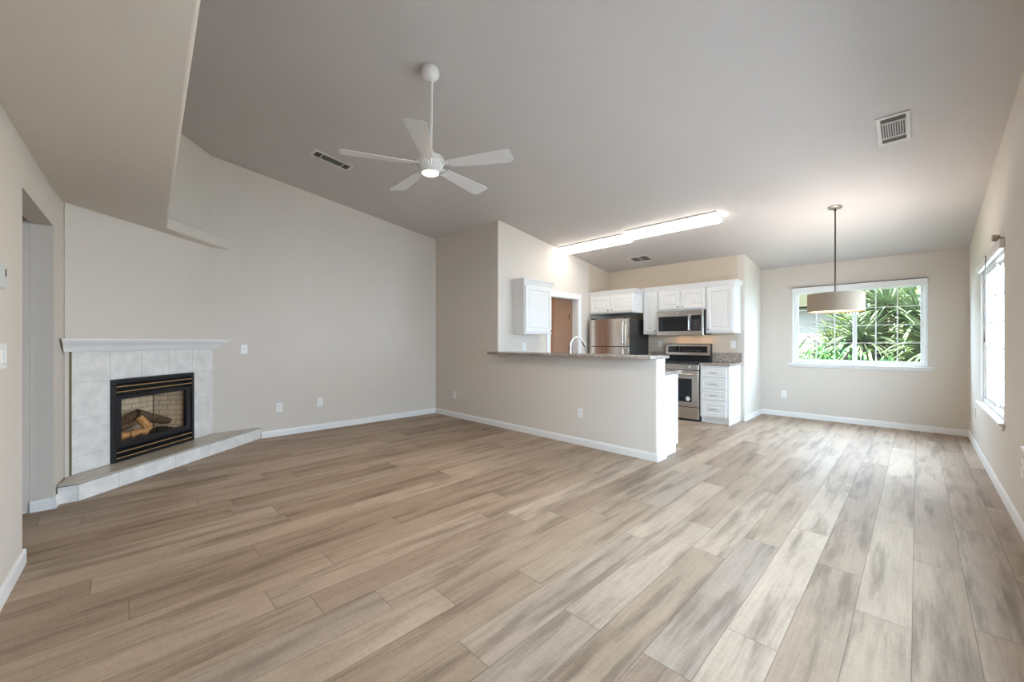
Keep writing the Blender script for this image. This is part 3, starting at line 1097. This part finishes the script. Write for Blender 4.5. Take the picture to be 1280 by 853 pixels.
pc = thing('peninsula_cabinet', 'white base cabinet behind the half wall, its end panel facing the dining area', 'cabinet', (XE - 0.018, 4.5, 0), PI)
PWd = XE - 0.018 - XW - 0.005
MB().box(0.012, PWd, -0.045, 0.298, 0.09, 0.879).box(0.012, PWd, 0.01, 0.298, 0.001, 0.09).build('body', M['cabinet'], pc)
e_ = MB()
t = bmesh.new()
prof = [(0.298, 0.001), (0.0, 0.001), (0.0, 0.09), (-0.06, 0.09), (-0.06, 0.879), (0.298, 0.879)]
a_ = [t.verts.new((0.0, p[0], p[1])) for p in prof]
b_ = [t.verts.new((0.012, p[0], p[1])) for p in prof]
t.faces.new(a_)
t.faces.new(b_[::-1])
for i in range(6):
    t.faces.new((a_[i], b_[i], b_[(i + 1) % 6], a_[(i + 1) % 6]))
bmesh.ops.recalc_face_normals(t, faces=t.faces[:])
e_.add(t).build('end_panel', M['cabinet'], pc)
for i in range(4):
    cab_door(pc, 0.03 + i * 0.59, -0.045, 0.12, 0.57, 0.73, (0.03 if i % 2 else 0.54, 0.68))
ct = MB()
ct.box(XW + 0.002, XE - 0.012, 4.2015, 4.66, 0.881, 0.921, 0.004)
tag(ct.build('countertop', M['granite']), 'lower granite countertop on the kitchen side of the bar', 'countertop')

bar = MB()
bar.prism([(XW - 0.02, 3.80), (-1.872, 3.80), (-1.872, 4.235), (XW + 0.003, 4.235), (XW + 0.003, YP - 0.001), (XW - 0.02, YP - 0.001)], 1.069, 1.103, None, 0.004, 2)
tag(bar.build('bar_top', M['granite'], smooth=True), 'long raised granite breakfast bar top on the half wall', 'bar top')

fc = thing('kitchen_faucet', 'chrome gooseneck faucet rising behind the breakfast bar', 'faucet', (-3.30, 4.38, 0.921), math.radians(-14))
MB().lathe([(0.030, 0), (0.030, 0.006), (0.022, 0.014), (0.018, 0.05), (0.014, 0.055), (0, 0.055)], 20).build('base', M['chrome'], fc, smooth=True)
arc = [(0, 0, 0.05), (0, 0, 0.28)] + [(0, 0.11 - 0.11 * math.cos(a), 0.28 + 0.11 * math.sin(a)) for a in [PI * i / 12 for i in range(1, 11)]]
MB().tube(arc, 0.0105, 12).build('spout', M['chrome'], fc, smooth=True)
ae, ap = Vector(arc[-1]), Vector(arc[-2])
dv = (ae - ap).normalized()
MB().tube([ae, ae + dv * 0.03, ae + dv * 0.09], [0.013, 0.017, 0.019], 12).build('spray_head', M['nickel'], fc, smooth=True)
MB().tube([(0.018, 0, 0.03), (0.07, 0, 0.045)], [0.006, 0.004], 8).build('lever', M['chrome'], fc, smooth=True)

# ------------------------------------------------------------------ refrigerator
rf = thing('refrigerator', 'stainless top freezer refrigerator with black sides', 'refrigerator', (-4.236, 6.2, 0))
fw_ = 0.772
MB().box(0.004, fw_ - 0.004, 0.06, 0.76, 0.03, 1.64, 0.006).box(0.03, fw_ - 0.03, 0.10, 0.72, 0.001, 0.03).build('body', M['black_side'], rf)
for nm, za, zb_ in (('freezer_door', 1.168, 1.645), ('fridge_door', 0.06, 1.156)):
    t = bmesh.new()
    nseg = 10
    prof = [(0, 0.055), (fw_, 0.055)] + [(fw_ * (1 - i / nseg), -0.012 * math.sin(PI * i / nseg)) for i in range(nseg + 1)]
    a_ = [t.verts.new((p[0], p[1], za)) for p in prof]
    b_ = [t.verts.new((p[0], p[1], zb_)) for p in prof]
    t.faces.new(a_)
    t.faces.new(b_[::-1])
    for i in range(len(prof)):
        t.faces.new((a_[i], b_[i], b_[(i + 1) % len(prof)], a_[(i + 1) % len(prof)]))
    bmesh.ops.recalc_face_normals(t, faces=t.faces[:])
    o = MB().add(t).build(nm, M['steel_fridge'], rf, smooth=True, angle=40)
    hz = (za + 0.03, zb_ - 0.05) if nm == 'freezer_door' else (zb_ - 0.5, zb_ - 0.03)
    MB().tube([(fw_ - 0.07, -0.004, hz[0]), (fw_ - 0.07, -0.045, hz[0] + 0.02), (fw_ - 0.07, -0.05, (hz[0] + hz[1]) / 2), (fw_ - 0.07, -0.045, hz[1] - 0.02), (fw_ - 0.07, -0.004, hz[1])], 0.011, 10).build('handle', M['steel'], o, smooth=True)
MB().box(0.02, 0.10, 0.02, 0.10, 1.645, 1.668, 0.004).build('hinge_cover', M['black_side'], rf)
MB().box(fw_ - 0.10, fw_ - 0.02, 0.02, 0.10, 1.645, 1.668, 0.004).build('hinge_cover', M['black_side'], rf)

# ------------------------------------------------------------------ microwave
mw = thing('microwave', 'stainless over the range microwave under the short cabinet', 'microwave', (-3.143, 6.595, 1.366))
mw_w, mw_h = 0.772, 0.392
MB().box(0.004, mw_w, 0.03, 0.40, 0.006, mw_h, 0.002).box(0.02, mw_w - 0.02, 0.02, 0.38, -0.006, 0.006).build('body', M['black_metal'], mw)
f = MB()
f.box(0, mw_w - 0.004, 0.0, 0.03, -0.012, mw_h, 0.003)
f.build('front_panel', M['steel'], mw)
MB().box(0.035, 0.53, -0.004, 0.0, 0.055, 0.30, 0.002).build('window', M['black_glass'], mw)
cp = MB().box(0.575, 0.735, -0.004, 0.0, 0.055, 0.31, 0.002).build('control_panel', M['black_glass'], mw)
for i in range(3):
    for j in range(6):
        MB().box(0.603 + i * 0.042, 0.603 + i * 0.042 + 0.022, -0.0046, -0.004, 0.085 + j * 0.028, 0.085 + j * 0.028 + 0.005).build('key', M['key_print'], cp)
MB().tube([(0.553, -0.002, 0.055), (0.553, -0.03, 0.07), (0.553, -0.036, 0.18), (0.553, -0.03, 0.295), (0.553, -0.002, 0.31)], 0.010, 10).build('handle', M['chrome'], mw, smooth=True)
MB().lathe([(0, 0.002), (0.010, 0.002), (0.012, 0), (0, 0)], 16, mtx=Matrix.Translation((0.36, 0.0, 0.345)) @ Matrix.Rotation(PI / 2, 4, 'X')).build('badge', M['badge'], mw)
for x in (0.30, 0.66):
    MB().box(x - 0.022, x + 0.022, 0.24, 0.28, -0.0068, -0.006).build('task_lamp', M['task_lens'], mw)

# ------------------------------------------------------------------ range
rg = thing('range', 'stainless steel range with glass cooktop and black control panel', 'stove', (-3.132, 6.415, 0))
rw = 0.758
MB().box(0.003, rw - 0.003, 0.03, 0.56, 0.03, 0.893).box(0.03, rw - 0.03, 0.06, 0.54, 0.001, 0.03).build('body', M['black_metal'], rg)
MB().box(0.0, rw, 0.0, 0.50, 0.893, 0.908, 0.003).build('cooktop', M['cooktop'], rg)
for cx, cy, r in ((0.20, 0.14, 0.095), (0.56, 0.14, 0.11), (0.20, 0.38, 0.075), (0.56, 0.38, 0.075)):
    MB().lathe([(r - 0.004, 0.9081), (r - 0.004, 0.9086), (r, 0.9086), (r, 0.9081)], 36, origin=(cx, cy, 0)).build('burner_ring', M['key_print'], rg)
MB().box(0.0, rw, -0.012, 0.03, 0.80, 0.89, 0.004).build('front_rail', M['steel'], rg)
MB().lathe([(0, 0.003), (0.014, 0.003), (0.017, 0), (0, 0)], 20, mtx=Matrix.Translation((0.62, -0.012, 0.848)) @ Matrix.Rotation(PI / 2, 4, 'X')).build('badge', M['badge'], rg)
od = MB().box(0.0, rw, -0.02, 0.03, 0.225, 0.793, 0.004).build('oven_door', M['steel'], rg)
MB().box(0.10, rw - 0.10, -0.0235, -0.02, 0.30, 0.665, 0.001).build('window', M['black_glass'], od)
MB().tube([(0.07, -0.02, 0.735), (0.07, -0.06, 0.735), (0.09, -0.066, 0.735), (rw - 0.09, -0.066, 0.735), (rw - 0.07, -0.06, 0.735), (rw - 0.07, -0.02, 0.735)], 0.012, 10).build('handle', M['steel'], od, smooth=True)
stk = MB().lathe([(0, 0.001), (0.034, 0.001), (0.034, 0), (0, 0)], 28, mtx=Matrix.Translation((0.598, -0.0238, 0.352)) @ Matrix.Rotation(PI / 2, 4, 'X')).build('energy_sticker', M['sticker'], od)
MB().tube([(0.598 + 0.018 * math.cos(a), -0.0252, 0.352 + 0.018 * math.sin(a)) for a in [i * 0.35 - 0.6 for i in range(13)]], 0.0028, 6).build('swirl_print', M['sticker_ink'], od)
MB().box(0.0, rw, -0.016, 0.03, 0.035, 0.217, 0.004).build('storage_drawer', M['steel'], rg)
bgd = MB()
bgd.extrude_profile([(0.0, 0.908), (0.0, 1.205), (-0.03, 1.215), (-0.055, 1.20), (-0.075, 1.02), (-0.06, 0.99), (-0.06, 0.908)], (0, 0.578, 0), (rw, 0.578, 0), out=Vector((0, 1, 0)))
bo = bgd.build('backguard', M['black_metal'], rg)
# stainless bezel around the tilted black glass of the control panel
tilt = math.atan2(0.02, 0.18)
def panel_box(x0, x1, za, zb_, lift, nm, m):
    mtx = Matrix.Translation((0, 0.578 - 0.075, 1.02)) @ Matrix.Rotation(-tilt, 4, 'X')
    t_ = bmesh.new()
    bmesh.ops.create_cube(t_, size=1)
    for v in t_.verts:
        v.co = Vector(((x0 + x1) / 2 + v.co.x * (x1 - x0), -lift / 2 + v.co.y * lift, (za + zb_) / 2 + v.co.z * (zb_ - za)))
    return MB().add(t_, mtx).build(nm, m, bo)
panel_box(0.0, rw - 0.004, 0.0, 0.182, 0.006, 'bezel', M['steel'])
panel_box(0.05, rw - 0.055, 0.045, 0.15, 0.0085, 'control_glass', M['black_glass'])
for i in range(7):
    panel_box(0.31 + i * 0.045, 0.31 + i * 0.045 + 0.018, 0.07, 0.078, 0.0092, 'key_print', M['key_print'])
panel_box(0.245, 0.249, 0.055, 0.14, 0.0092, 'divider_print', M['key_print'])

# ------------------------------------------------------------------ lights
def slope_mtx(x, y, z):
    return Matrix.Translation((x, y, z)) @ Matrix.Rotation(-math.atan(CS), 4, 'X')


def fluor(label, x0, x1, y0, y1):
    L_ = x1 - x0
    cy = (y0 + y1) / 2
    o = thing('fluorescent_light', label, 'ceiling light', ((x0 + x1) / 2, cy, ceil(cy)), 0, 'kitchen fluorescent lights')
    o.rotation_euler = (-math.atan(CS), 0, 0)
    hw = (y1 - y0) / 2
    MB().box(-L_ / 2, L_ / 2, -hw, hw, -0.022, -0.001, 0.003).build('housing', M['plastic'], o)
    t_ = bmesh.new()
    prof = [(-hw + 0.008, -0.022), (-hw + 0.008, -0.045), (-hw + 0.03, -0.068), (-hw + 0.06, -0.078), (hw - 0.06, -0.078), (hw - 0.03, -0.068), (hw - 0.008, -0.045), (hw - 0.008, -0.022)]
    rows = []
    for xx, k_ in ((-L_ / 2 + 0.004, 0.80), (-L_ / 2 + 0.012, 0.93), (-L_ / 2 + 0.03, 1), (L_ / 2 - 0.03, 1), (L_ / 2 - 0.012, 0.93), (L_ / 2 - 0.004, 0.80)):
        rows.append([t_.verts.new((xx, p[0] * (1 if k_ == 1 else 0.5 + k_ * 0.5), -0.022 + (p[1] + 0.022) * k_)) for p in prof])
    for A, B in zip(rows, rows[1:]):
        for k_ in range(len(prof) - 1):
            t_.faces.new((A[k_], A[k_ + 1], B[k_ + 1], B[k_]))
    t_.faces.new(rows[0])
    t_.faces.new(rows[-1][::-1])
    bmesh.ops.recalc_face_normals(t_, faces=t_.faces[:])
    MB().add(t_).build('diffuser', M['fluor'], o, smooth=True)
    return o


fluor('lit wraparound fluorescent ceiling light nearest the pale pantry wall', -4.27, -3.02, 5.34, 5.60)
fluor('lit wraparound fluorescent ceiling light nearer the pendant', -2.995, -1.745, 5.26, 5.52)

# ceiling fan
FX, FY = -2.632, 1.722
fan = thing('ceiling_fan', 'white five blade ceiling fan with a lit round lamp', 'ceiling fan', (FX, FY, ceil(FY)))
FH = ceil(FY)
cn = MB()
cn.lathe([(0.0, -0.098), (0.028, -0.095), (0.050, -0.082), (0.066, -0.058), (0.071, -0.032), (0.066, -0.010), (0.058, -0.004), (0.0, -0.004)], 32, mtx=Matrix.Rotation(-math.atan(CS), 4, 'X'))
cn.build('canopy', M['fan'], fan, smooth=True)
zl = lambda z: z - FH
MB().tube([(0, 0.010, -0.09), (0, 0, zl(2.70))], 0.0125, 14).build('downrod', M['fan'], fan, smooth=True)
MB().lathe([(0, zl(2.72)), (0.022, zl(2.72)), (0.03, zl(2.69)), (0.055, zl(2.675)), (0.098, zl(2.665)), (0.108, zl(2.645)), (0.108, zl(2.625)), (0.098, zl(2.622)), (0.062, zl(2.566)), (0, zl(2.566))], 36).build('motor_housing', M['fan'], fan, smooth=True)
rib = MB()
for i in range(24):
    a = 2 * PI * i / 24
    rib.tube([(0.101 * math.cos(a), 0.101 * math.sin(a), zl(2.622)), (0.067 * math.cos(a), 0.067 * math.sin(a), zl(2.567))], 0.0045, 6)
rib.build('cooling_ribs', M['fan'], fan, smooth=True)
lk = MB().lathe([(0.060, zl(2.567)), (0.068, zl(2.562)), (0.068, zl(2.548)), (0.060, zl(2.544)), (0.0, zl(2.544)), (0, zl(2.567))], 36).build('light_kit', M['fan'], fan, smooth=True)
MB().lathe([(0.0585, zl(2.5438)), (0.057, zl(2.5425)), (0.035, zl(2.5408)), (0, zl(2.540))], 32).build('lens', M['fan_lens'], lk, smooth=True)
for i in range(5):
    a = math.radians(-114 + 72 * i)
    R_ = Matrix.Translation((0, 0, zl(2.605))) @ Matrix.Rotation(a, 4, 'Z') @ Matrix.Rotation(math.radians(-11), 4, 'X')
    outl = [(0.15, -0.042), (0.25, -0.052), (0.45, -0.066), (0.60, -0.074), (0.632, -0.070), (0.645, -0.052), (0.645, 0.052), (0.632, 0.070), (0.60, 0.074), (0.45, 0.066), (0.25, 0.052), (0.15, 0.042)]
    t = bmesh.new()
    lo = [t.verts.new((*p, -0.003)) for p in outl]
    hi = [t.verts.new((*p, 0.003)) for p in outl]
    t.faces.new(lo[::-1])
    t.faces.new(hi)
    for k in range(len(outl)):
        t.faces.new((lo[k], lo[(k + 1) % len(outl)], hi[(k + 1) % len(outl)], hi[k]))
    bo_ = MB().add(t, R_).build('blade', M['fan_blade'], fan)
    t = bmesh.new()
    bmesh.ops.create_cube(t, size=1)
    for v in t.verts:
        v.co = Vector((0.145 + v.co.x * 0.12, v.co.y * (0.03 if v.co.x < 0 else 0.06), 0.007 + v.co.z * 0.007))
    ib = MB().add(t, R_)
    for sy in (-0.018, 0.018):
        ib.lathe([(0, -0.006), (0.006, -0.006), (0.006, -0.003), (0, -0.003)], 10, origin=(0.185, sy, 0), mtx=R_)
    ib.build('blade_iron', M['fan'], bo_)

# pendant
PX, PY = -0.657, 5.837
pd = thing('pendant_lamp', 'linen drum shade pendant hanging in front of the dining window', 'pendant lamp', (PX, PY, ceil(PY)))
PH = ceil(PY)
pz = lambda z: z - PH
MB().lathe([(0, -0.022), (0.05, -0.022), (0.064, -0.014), (0.066, -0.003), (0, -0.003)], 32, mtx=Matrix.Rotation(-math.atan(CS), 4, 'X')).build('canopy', M['nickel'], pd, smooth=True)
MB().tube([(0, 0, -0.02), (0, 0, pz(1.80))], 0.0075, 12).tube([(0, 0, -0.05), (0, 0, -0.02)], 0.011, 12).build('rod', M['bronze'], pd, smooth=True)
sh = MB().lathe([(0.26, pz(1.59)), (0.26, pz(1.795)), (0.257, pz(1.795)), (0.257, pz(1.59)), (0.26, pz(1.59))], 64).build('shade', M['shade'], pd, smooth=True)
sp = MB()
for i in range(3):
    a = 2 * PI * i / 3 + 0.4
    sp.tube([(0, 0, pz(1.775)), (0.257 * math.cos(a), 0.257 * math.sin(a), pz(1.775))], 0.003, 6)
sp.tube([(0, 0, pz(1.80)), (0, 0, pz(1.74))], 0.014, 12)
sp.build('spider', M['nickel'], pd)
MB().lathe([(0, pz(1.602)), (0.245, pz(1.602)), (0.248, pz(1.606)), (0.248, pz(1.610)), (0, pz(1.610))], 48).build('diffuser_disc', mat('frosted_diffuser', (0.8, 0.7, 0.55), 0.6, emit=(1.0, 0.6, 0.25), estr=1.6), pd, smooth=True)
for i in range(2):
    a = 0.9 + PI * i
    MB().lathe([(0, 0.03), (0.018, 0.025), (0.028, 0.0), (0.018, -0.026), (0.013, -0.04), (0, -0.04)], 16, origin=(0.09 * math.cos(a), 0.09 * math.sin(a), pz(1.70))).build('bulb', M['bulb'], pd, smooth=True)

# ------------------------------------------------------------------ ceiling vents
def vent(label, x0, x1, y0, y1, nslat, along='x', split=None, turn=1):
    cx, cy = (x0 + x1) / 2, (y0 + y1) / 2
    o = thing('ceiling_vent', label, 'vent', (cx, cy, ceil(cy)), 0, 'white ceiling registers')
    o.rotation_euler = (-math.atan(CS), 0, 0)
    hx, hy, fb_ = (x1 - x0) / 2, (y1 - y0) / 2, 0.026
    f_ = MB()
    f_.box(-hx, hx, -hy, -hy + fb_, -0.010, -0.0005, 0.002)
    f_.box(-hx, hx, hy - fb_, hy, -0.010, -0.0005, 0.002)
    f_.box(-hx, -hx + fb_, -hy + fb_, hy - fb_, -0.010, -0.0005, 0.002)
    f_.box(hx - fb_, hx, -hy + fb_, hy - fb_, -0.010, -0.0005, 0.002)
    f_.build('frame', M['vent_white'], o)
    MB().box(-hx + fb_, hx - fb_, -hy + fb_, hy - fb_, -0.0025, -0.0005).build('duct_backing', M['vent_dark'], o)
    s_ = MB()
    ax, ay = hx - fb_, hy - fb_
    for c in (split or []):
        if along == 'y':
            s_.box(-ax, ax, c * ay - 0.006, c * ay + 0.006, -0.010, -0.0026)
        else:
            s_.box(c * ax - 0.006, c * ax + 0.006, -ay, ay, -0.010, -0.0026)
    for i in range(nslat):
        f1 = -1 + 2 * (i + 0.5) / nslat
        if along == 'x':
            s_.extrude_profile([(0, -0.009), (0.007, -0.004), (0.007, -0.003), (0, -0.008)], (-ax, f1 * ay, 0), (ax, f1 * ay, 0), out=Vector((0, 1, 0)))
        else:
            s_.extrude_profile([(0, -0.009), (0.007, -0.004), (0.007, -0.003), (0, -0.008)], (f1 * ax, -ay * 0.62, 0), (f1 * ax, ay * 0.62, 0), out=Vector((turn, 0, 0)))
    s_.build('slats', M['vent_white'], o)
    return o


vent('narrow ceiling register beyond the fan blades, near the left wall', -4.84, -4.665, 1.56, 1.995, 6, 'y', [-0.62, 0.62], -1)
vent('square ceiling register above the dining area near the side wall', -0.232, -0.035, 4.255, 4.69, 10, 'y', [-0.62, 0.62])
vent('small ceiling register over the kitchen, beyond the fluorescent lights', -3.56, -3.21, 6.36, 6.62, 8, 'x', [0.0])

# ------------------------------------------------------------------ wall plates (local x along the wall, front towards +y)
def outlet(label, loc, rotz):
    o = thing('wall_outlet', label, 'outlet', loc, rotz, 'white wall outlets')
    MB().box(-0.036, 0.036, 0.0005, 0.006, -0.058, 0.058, 0.002).build('cover_plate', M['plastic'], o)
    for z in (-0.021, 0.021):
        r_ = MB().lathe([(0, 0.0078), (0.0155, 0.0078), (0.0165, 0.006), (0, 0.006)], 20, mtx=Matrix.Translation((0, 0, z)) @ Matrix.Rotation(-PI / 2, 4, 'X')).build('receptacle', M['plastic'], o)
        MB().box(-0.0075, -0.0045, 0.0076, 0.0081, z - 0.004, z + 0.006).box(0.0045, 0.0075, 0.0076, 0.0081, z - 0.004, z + 0.006).box(-0.002, 0.002, 0.0076, 0.0081, z - 0.012, z - 0.008).build('slots', M['dark'], r_)
    return o


out0 = outlet('white outlet on the left wall, first one past the hearth', (XL, 1.54, 0.375), -PI / 2)
for loc, rz, lb in (((XL, 2.056, 0.392), -PI / 2, 'white outlet on the left wall, second one past the hearth'),
                    ((-5.385, YP, 0.365), PI, 'white outlet on the full height wall near the room corner'),
                    ((-2.868, YP, 0.381), PI, 'white outlet on the half wall below the bar top'),
                    ((-1.57, YD, 0.367), PI, 'white outlet on the dining wall below the wide window'),
                    ((XR, 7.18, 0.42), PI / 2, 'white outlet on the side wall in the dining corner'),
                    ((XR, 4.17, 0.43), PI / 2, 'white outlet on the side wall at the photo edge'),
                    ((-2.06, YK, 1.20), PI, 'white outlet on the kitchen wall above the drawer countertop'),
                    ((-3.27, YK, 1.20), PI, 'white outlet on the kitchen wall beside the refrigerator'),
                    ((XW, 4.55, 1.17), -PI / 2, 'white outlet under the lone wall cabinet')):
    dup(out0, loc, rz, lb)

sw = thing('light_switch', 'small white switch plate on the left wall beside the mantel end', 'switch', (XL, 1.146, 1.151), -PI / 2)
MB().box(-0.036, 0.036, 0.0005, 0.006, -0.058, 0.058, 0.002).build('cover_plate', M['plastic'], sw)
MB().box(-0.006, 0.006, 0.006, 0.016, -0.014, 0.010, 0.002).build('toggle', M['plastic'], sw)
nrot = math.atan2(-0.04, 1.0)
nwy = lambda x: -0.371 - 0.0397 * (x + 3.52)
sw2 = thing('light_switch', 'white double rocker switch plate on the near wall by the opening', 'switch', (-3.06, nwy(-3.06), 1.18), nrot)
MB().box(-0.085, 0.085, 0.0005, 0.0065, -0.06, 0.06, 0.002).build('cover_plate', M['plastic'], sw2)
for x in (-0.045, 0.0, 0.045):
    MB().box(x - 0.016, x + 0.016, 0.0065, 0.0105, -0.033, 0.033, 0.0015).build('rocker', M['plastic'], sw2)
th = thing('thermostat', 'pale grey thermostat box on the near wall above the switch plate', 'thermostat', (-2.915, nwy(-2.915), 1.55), nrot)
MB().box(-0.085, 0.085, 0.0005, 0.008, -0.06, 0.06, 0.002).build('wall_plate', M['plastic_grey'], th)
MB().box(-0.08, 0.08, 0.008, 0.032, -0.056, 0.056, 0.004).build('housing', M['plastic_pale'], th)
MB().box(-0.058, -0.042, 0.032, 0.0335, 0.0, 0.035).build('lever_slot', M['dark'], th)

# ------------------------------------------------------------------ outside
gr = MB().box(-12, 14, YD + 0.16, 24, -0.35, -0.12)
struct('floor_lawn', gr, M['grass'], 'green lawn outside the dining window', 'lawn')
gr = MB().box(XR + 0.16, 9, -8, YD + 0.16, -0.35, -0.12)
struct('floor_patio', gr, M['wood_in'], 'pale concrete side yard outside the tall windows', 'patio')
fn = thing('added_fence', 'white panel fence added beyond the tall side windows for a bright view', 'fence', (4.2, 0, -0.12))  # fence added so the side windows look out on bright white
p_ = MB()
for i in range(34):
    yy = -7 + i * 0.5
    p_.box(0, 0.03, yy + 0.005, yy + 0.495, 0.02, 1.25)
p_.build('panel', M['fence'], fn)
for i in range(9):
    MB().box(-0.06, 0.06, -7 + i * 2.1 - 0.06, -7 + i * 2.1 + 0.06, 0, 1.38, 0.008).build('post', M['fence'], fn)

hs = thing('neighbour_house', 'pale house with a grey roof behind the yuccas', 'house', (-9.0, 15.0, -0.12))
MB().box(0, 7.2, 0, 5, 0, 2.45).build('wall', M['stucco'], hs)
t = bmesh.new()
v8 = [t.verts.new(p) for p in ((-0.5, -0.6, 2.40), (7.7, -0.6, 2.40), (7.7, 5.6, 2.40), (-0.5, 5.6, 2.40), (-0.5, 2.5, 4.7), (7.7, 2.5, 4.7))]
for f in ((0, 1, 5, 4), (2, 3, 4, 5), (1, 2, 5), (3, 0, 4), (3, 2, 1, 0)):
    t.faces.new([v8[i] for i in f])
bmesh.ops.recalc_face_normals(t, faces=t.faces[:])
MB().add(t).build('roof', M['roof'], hs)
hw_ = MB().box(4.4, 5.6, -0.04, 0.0, 0.9, 2.0, 0.01).build('window', M['black_glass'], hs)


def leaf(bm, base, d, length, width, droop):
    """sword leaf: triangular-section blade that bends down along its length"""
    side = d.cross(Vector((0, 0, 1)))
    if side.length < 1e-3:
        side = Vector((1, 0, 0))
    side.normalize()
    n_ = 5
    rows = []
    p = Vector(base)
    dd = d.copy()
    for i in range(n_):
        f_ = i / n_
        w_l = width * (0.7 + 0.6 * f_ if f_ < 0.4 else 1.0 - (f_ - 0.4) * 1.2)
        up = side.cross(dd).normalized()
        rows.append([bm.verts.new(p + side * w_l * 0.5 + up * w_l * 0.22), bm.verts.new(p - up * 0.004), bm.verts.new(p - side * w_l * 0.5 + up * w_l * 0.22)])
        p = p + dd * (length / n_)
        dd = (dd + Vector((0, 0, -droop / n_))).normalized()
    tip = bm.verts.new(p)
    for A, B in zip(rows, rows[1:]):
        for k_ in range(3):
            bm.faces.new((A[k_], A[(k_ + 1) % 3], B[(k_ + 1) % 3], B[k_]))
    for k_ in range(3):
        bm.faces.new((rows[-1][k_], rows[-1][(k_ + 1) % 3], tip))


def yucca(label, x, y, heads, seed, m):
    rg_ = random.Random(seed)
    o = thing('yucca', label, 'yucca plant', (x, y, -0.12), 0, 'yuccas outside the dining window')
    tr, lv, dry = MB(), bmesh.new(), bmesh.new()
    for hx, hy, hz_, n_, ln in heads:
        tr.tube([(hx * 0.3, hy * 0.3, 0), (hx * 0.7, hy * 0.7, hz_ * 0.5), (hx, hy, hz_)], [0.10, 0.08, 0.06], 8)
        for i in range(n_):
            az = rg_.uniform(0, 2 * PI)
            el = math.asin(rg_.uniform(-0.35, 0.97))
            d_ = Vector((math.cos(az) * math.cos(el), math.sin(az) * math.cos(el), math.sin(el)))
            leaf(lv, (hx + d_.x * 0.05, hy + d_.y * 0.05, hz_ + d_.z * 0.08), d_, ln * rg_.uniform(0.75, 1.15), rg_.uniform(0.04, 0.06), rg_.uniform(0.3, 1.1) * (1.2 - 0.6 * d_.z))
        for i in range(n_ // 6):
            az = rg_.uniform(0, 2 * PI)
            d_ = Vector((math.cos(az) * 0.6, math.sin(az) * 0.6, -0.5)).normalized()
            leaf(dry, (hx, hy, hz_ - 0.05), d_, ln * 0.7, 0.045, 0.7)
    tr.build('trunk', M['trunk'], o, smooth=True)
    mb = MB()
    mb.add(lv)
    mb.build('leaves', m, o)
    mb = MB()
    mb.add(dry)
    mb.build('dry_leaves', M['leaf_dry'], o)
    return o


yucca('large grey green yucca filling the middle of the dining window', -0.75, 10.3, [(0, 0, 1.35, 150, 0.95), (0.35, 0.3, 1.95, 130, 0.9), (-0.4, 0.2, 0.9, 110, 0.8)], 1, M['leaf_a'])
yucca('grey green yucca spreading at the right pane of the dining window', 0.25, 10.1, [(0, 0, 1.25, 140, 0.9), (0.3, 0.2, 0.75, 110, 0.8), (-0.2, 0.4, 1.8, 120, 0.9)], 2, M['leaf_a'])
yucca('bright green tall yucca at the top right of the dining window', 0.0, 11.6, [(0, 0, 2.5, 150, 1.0), (0.7, 0.1, 2.4, 130, 1.0), (-0.7, 0.2, 2.55, 130, 1.0)], 3, M['leaf_b'])
yucca('bright green yucca behind the pendant shade', -1.15, 11.4, [(0, 0, 1.1, 120, 0.85), (0.3, 0.2, 1.6, 110, 0.85)], 4, M['leaf_b'])
yucca('small spiky yucca at the left pane of the dining window', -1.95, 10.3, [(0, 0, 0.75, 60, 0.8)], 5, M['leaf_a'])


def shrub(label, x, y, r, seed, name='shrub', group='low shrubs outside the dining window', n_l=420, m='shrub', tall=1.95, ll=1.0):
    rg_ = random.Random(seed)
    o = thing(name, label, 'shrub', (x, y, -0.12), 0, group)
    b_ = bmesh.new()
    for i in range(n_l):
        az, el = rg_.uniform(0, 2 * PI), math.asin(rg_.uniform(0.05, 1))
        rad = r * rg_.uniform(0.55, 1.0)
        c = Vector((math.cos(az) * math.cos(el) * rad, math.sin(az) * math.cos(el) * rad, 0.1 + math.sin(el) * rad * tall))
        d_ = (c.normalized() + Vector((rg_.uniform(-1, 1), rg_.uniform(-1, 1), rg_.uniform(-0.3, 1)))).normalized()
        leaf(b_, c, d_, rg_.uniform(0.10, 0.2) * ll, 0.035 * ll, 0.5)
    st = MB()
    for i in range(7):
        az = i * 0.9
        st.tube([(0, 0, 0), (math.cos(az) * r * 0.5, math.sin(az) * r * 0.5, r * 0.8)], [0.02, 0.008], 6)
    st.build('stems', M['trunk'], o)
    MB().add(b_).build('leaves', M[m], o)


for i, (x, y, r, lb) in enumerate(((-2.0, 9.7, 0.62, 'leafy green shrub at the lower left corner of the dining window'),
                                   (-1.45, 9.5, 0.66, 'leafy green shrub in the middle of the left pane'),
                                   (-0.95, 9.4, 0.62, 'leafy green shrub just left of the centre mullion'),
                                   (-0.45, 9.4, 0.50, 'leafy green shrub just right of the centre mullion'))):
    shrub(lb, x, y, r, 20 + i)

for i, (x, y, r, lb) in enumerate(((-0.9, 13.6, 1.1, 'broad green bush added behind the yuccas to block sky, just right of the pendant shade'),
                                   (0.9, 14.4, 1.7, 'broad green bush added behind the yuccas to block sky at the right pane'),
                                   (-0.3, 16.2, 1.9, 'tallest broad green bush added far behind the yuccas to block sky'))):
    shrub(lb, x, y, r, 40 + i, 'bush', 'broad bushes added behind the yuccas to block sky', 900, 'leaf_b', 1.7, 2.2)  # bushes added to fill sky gaps and dim the window reflection
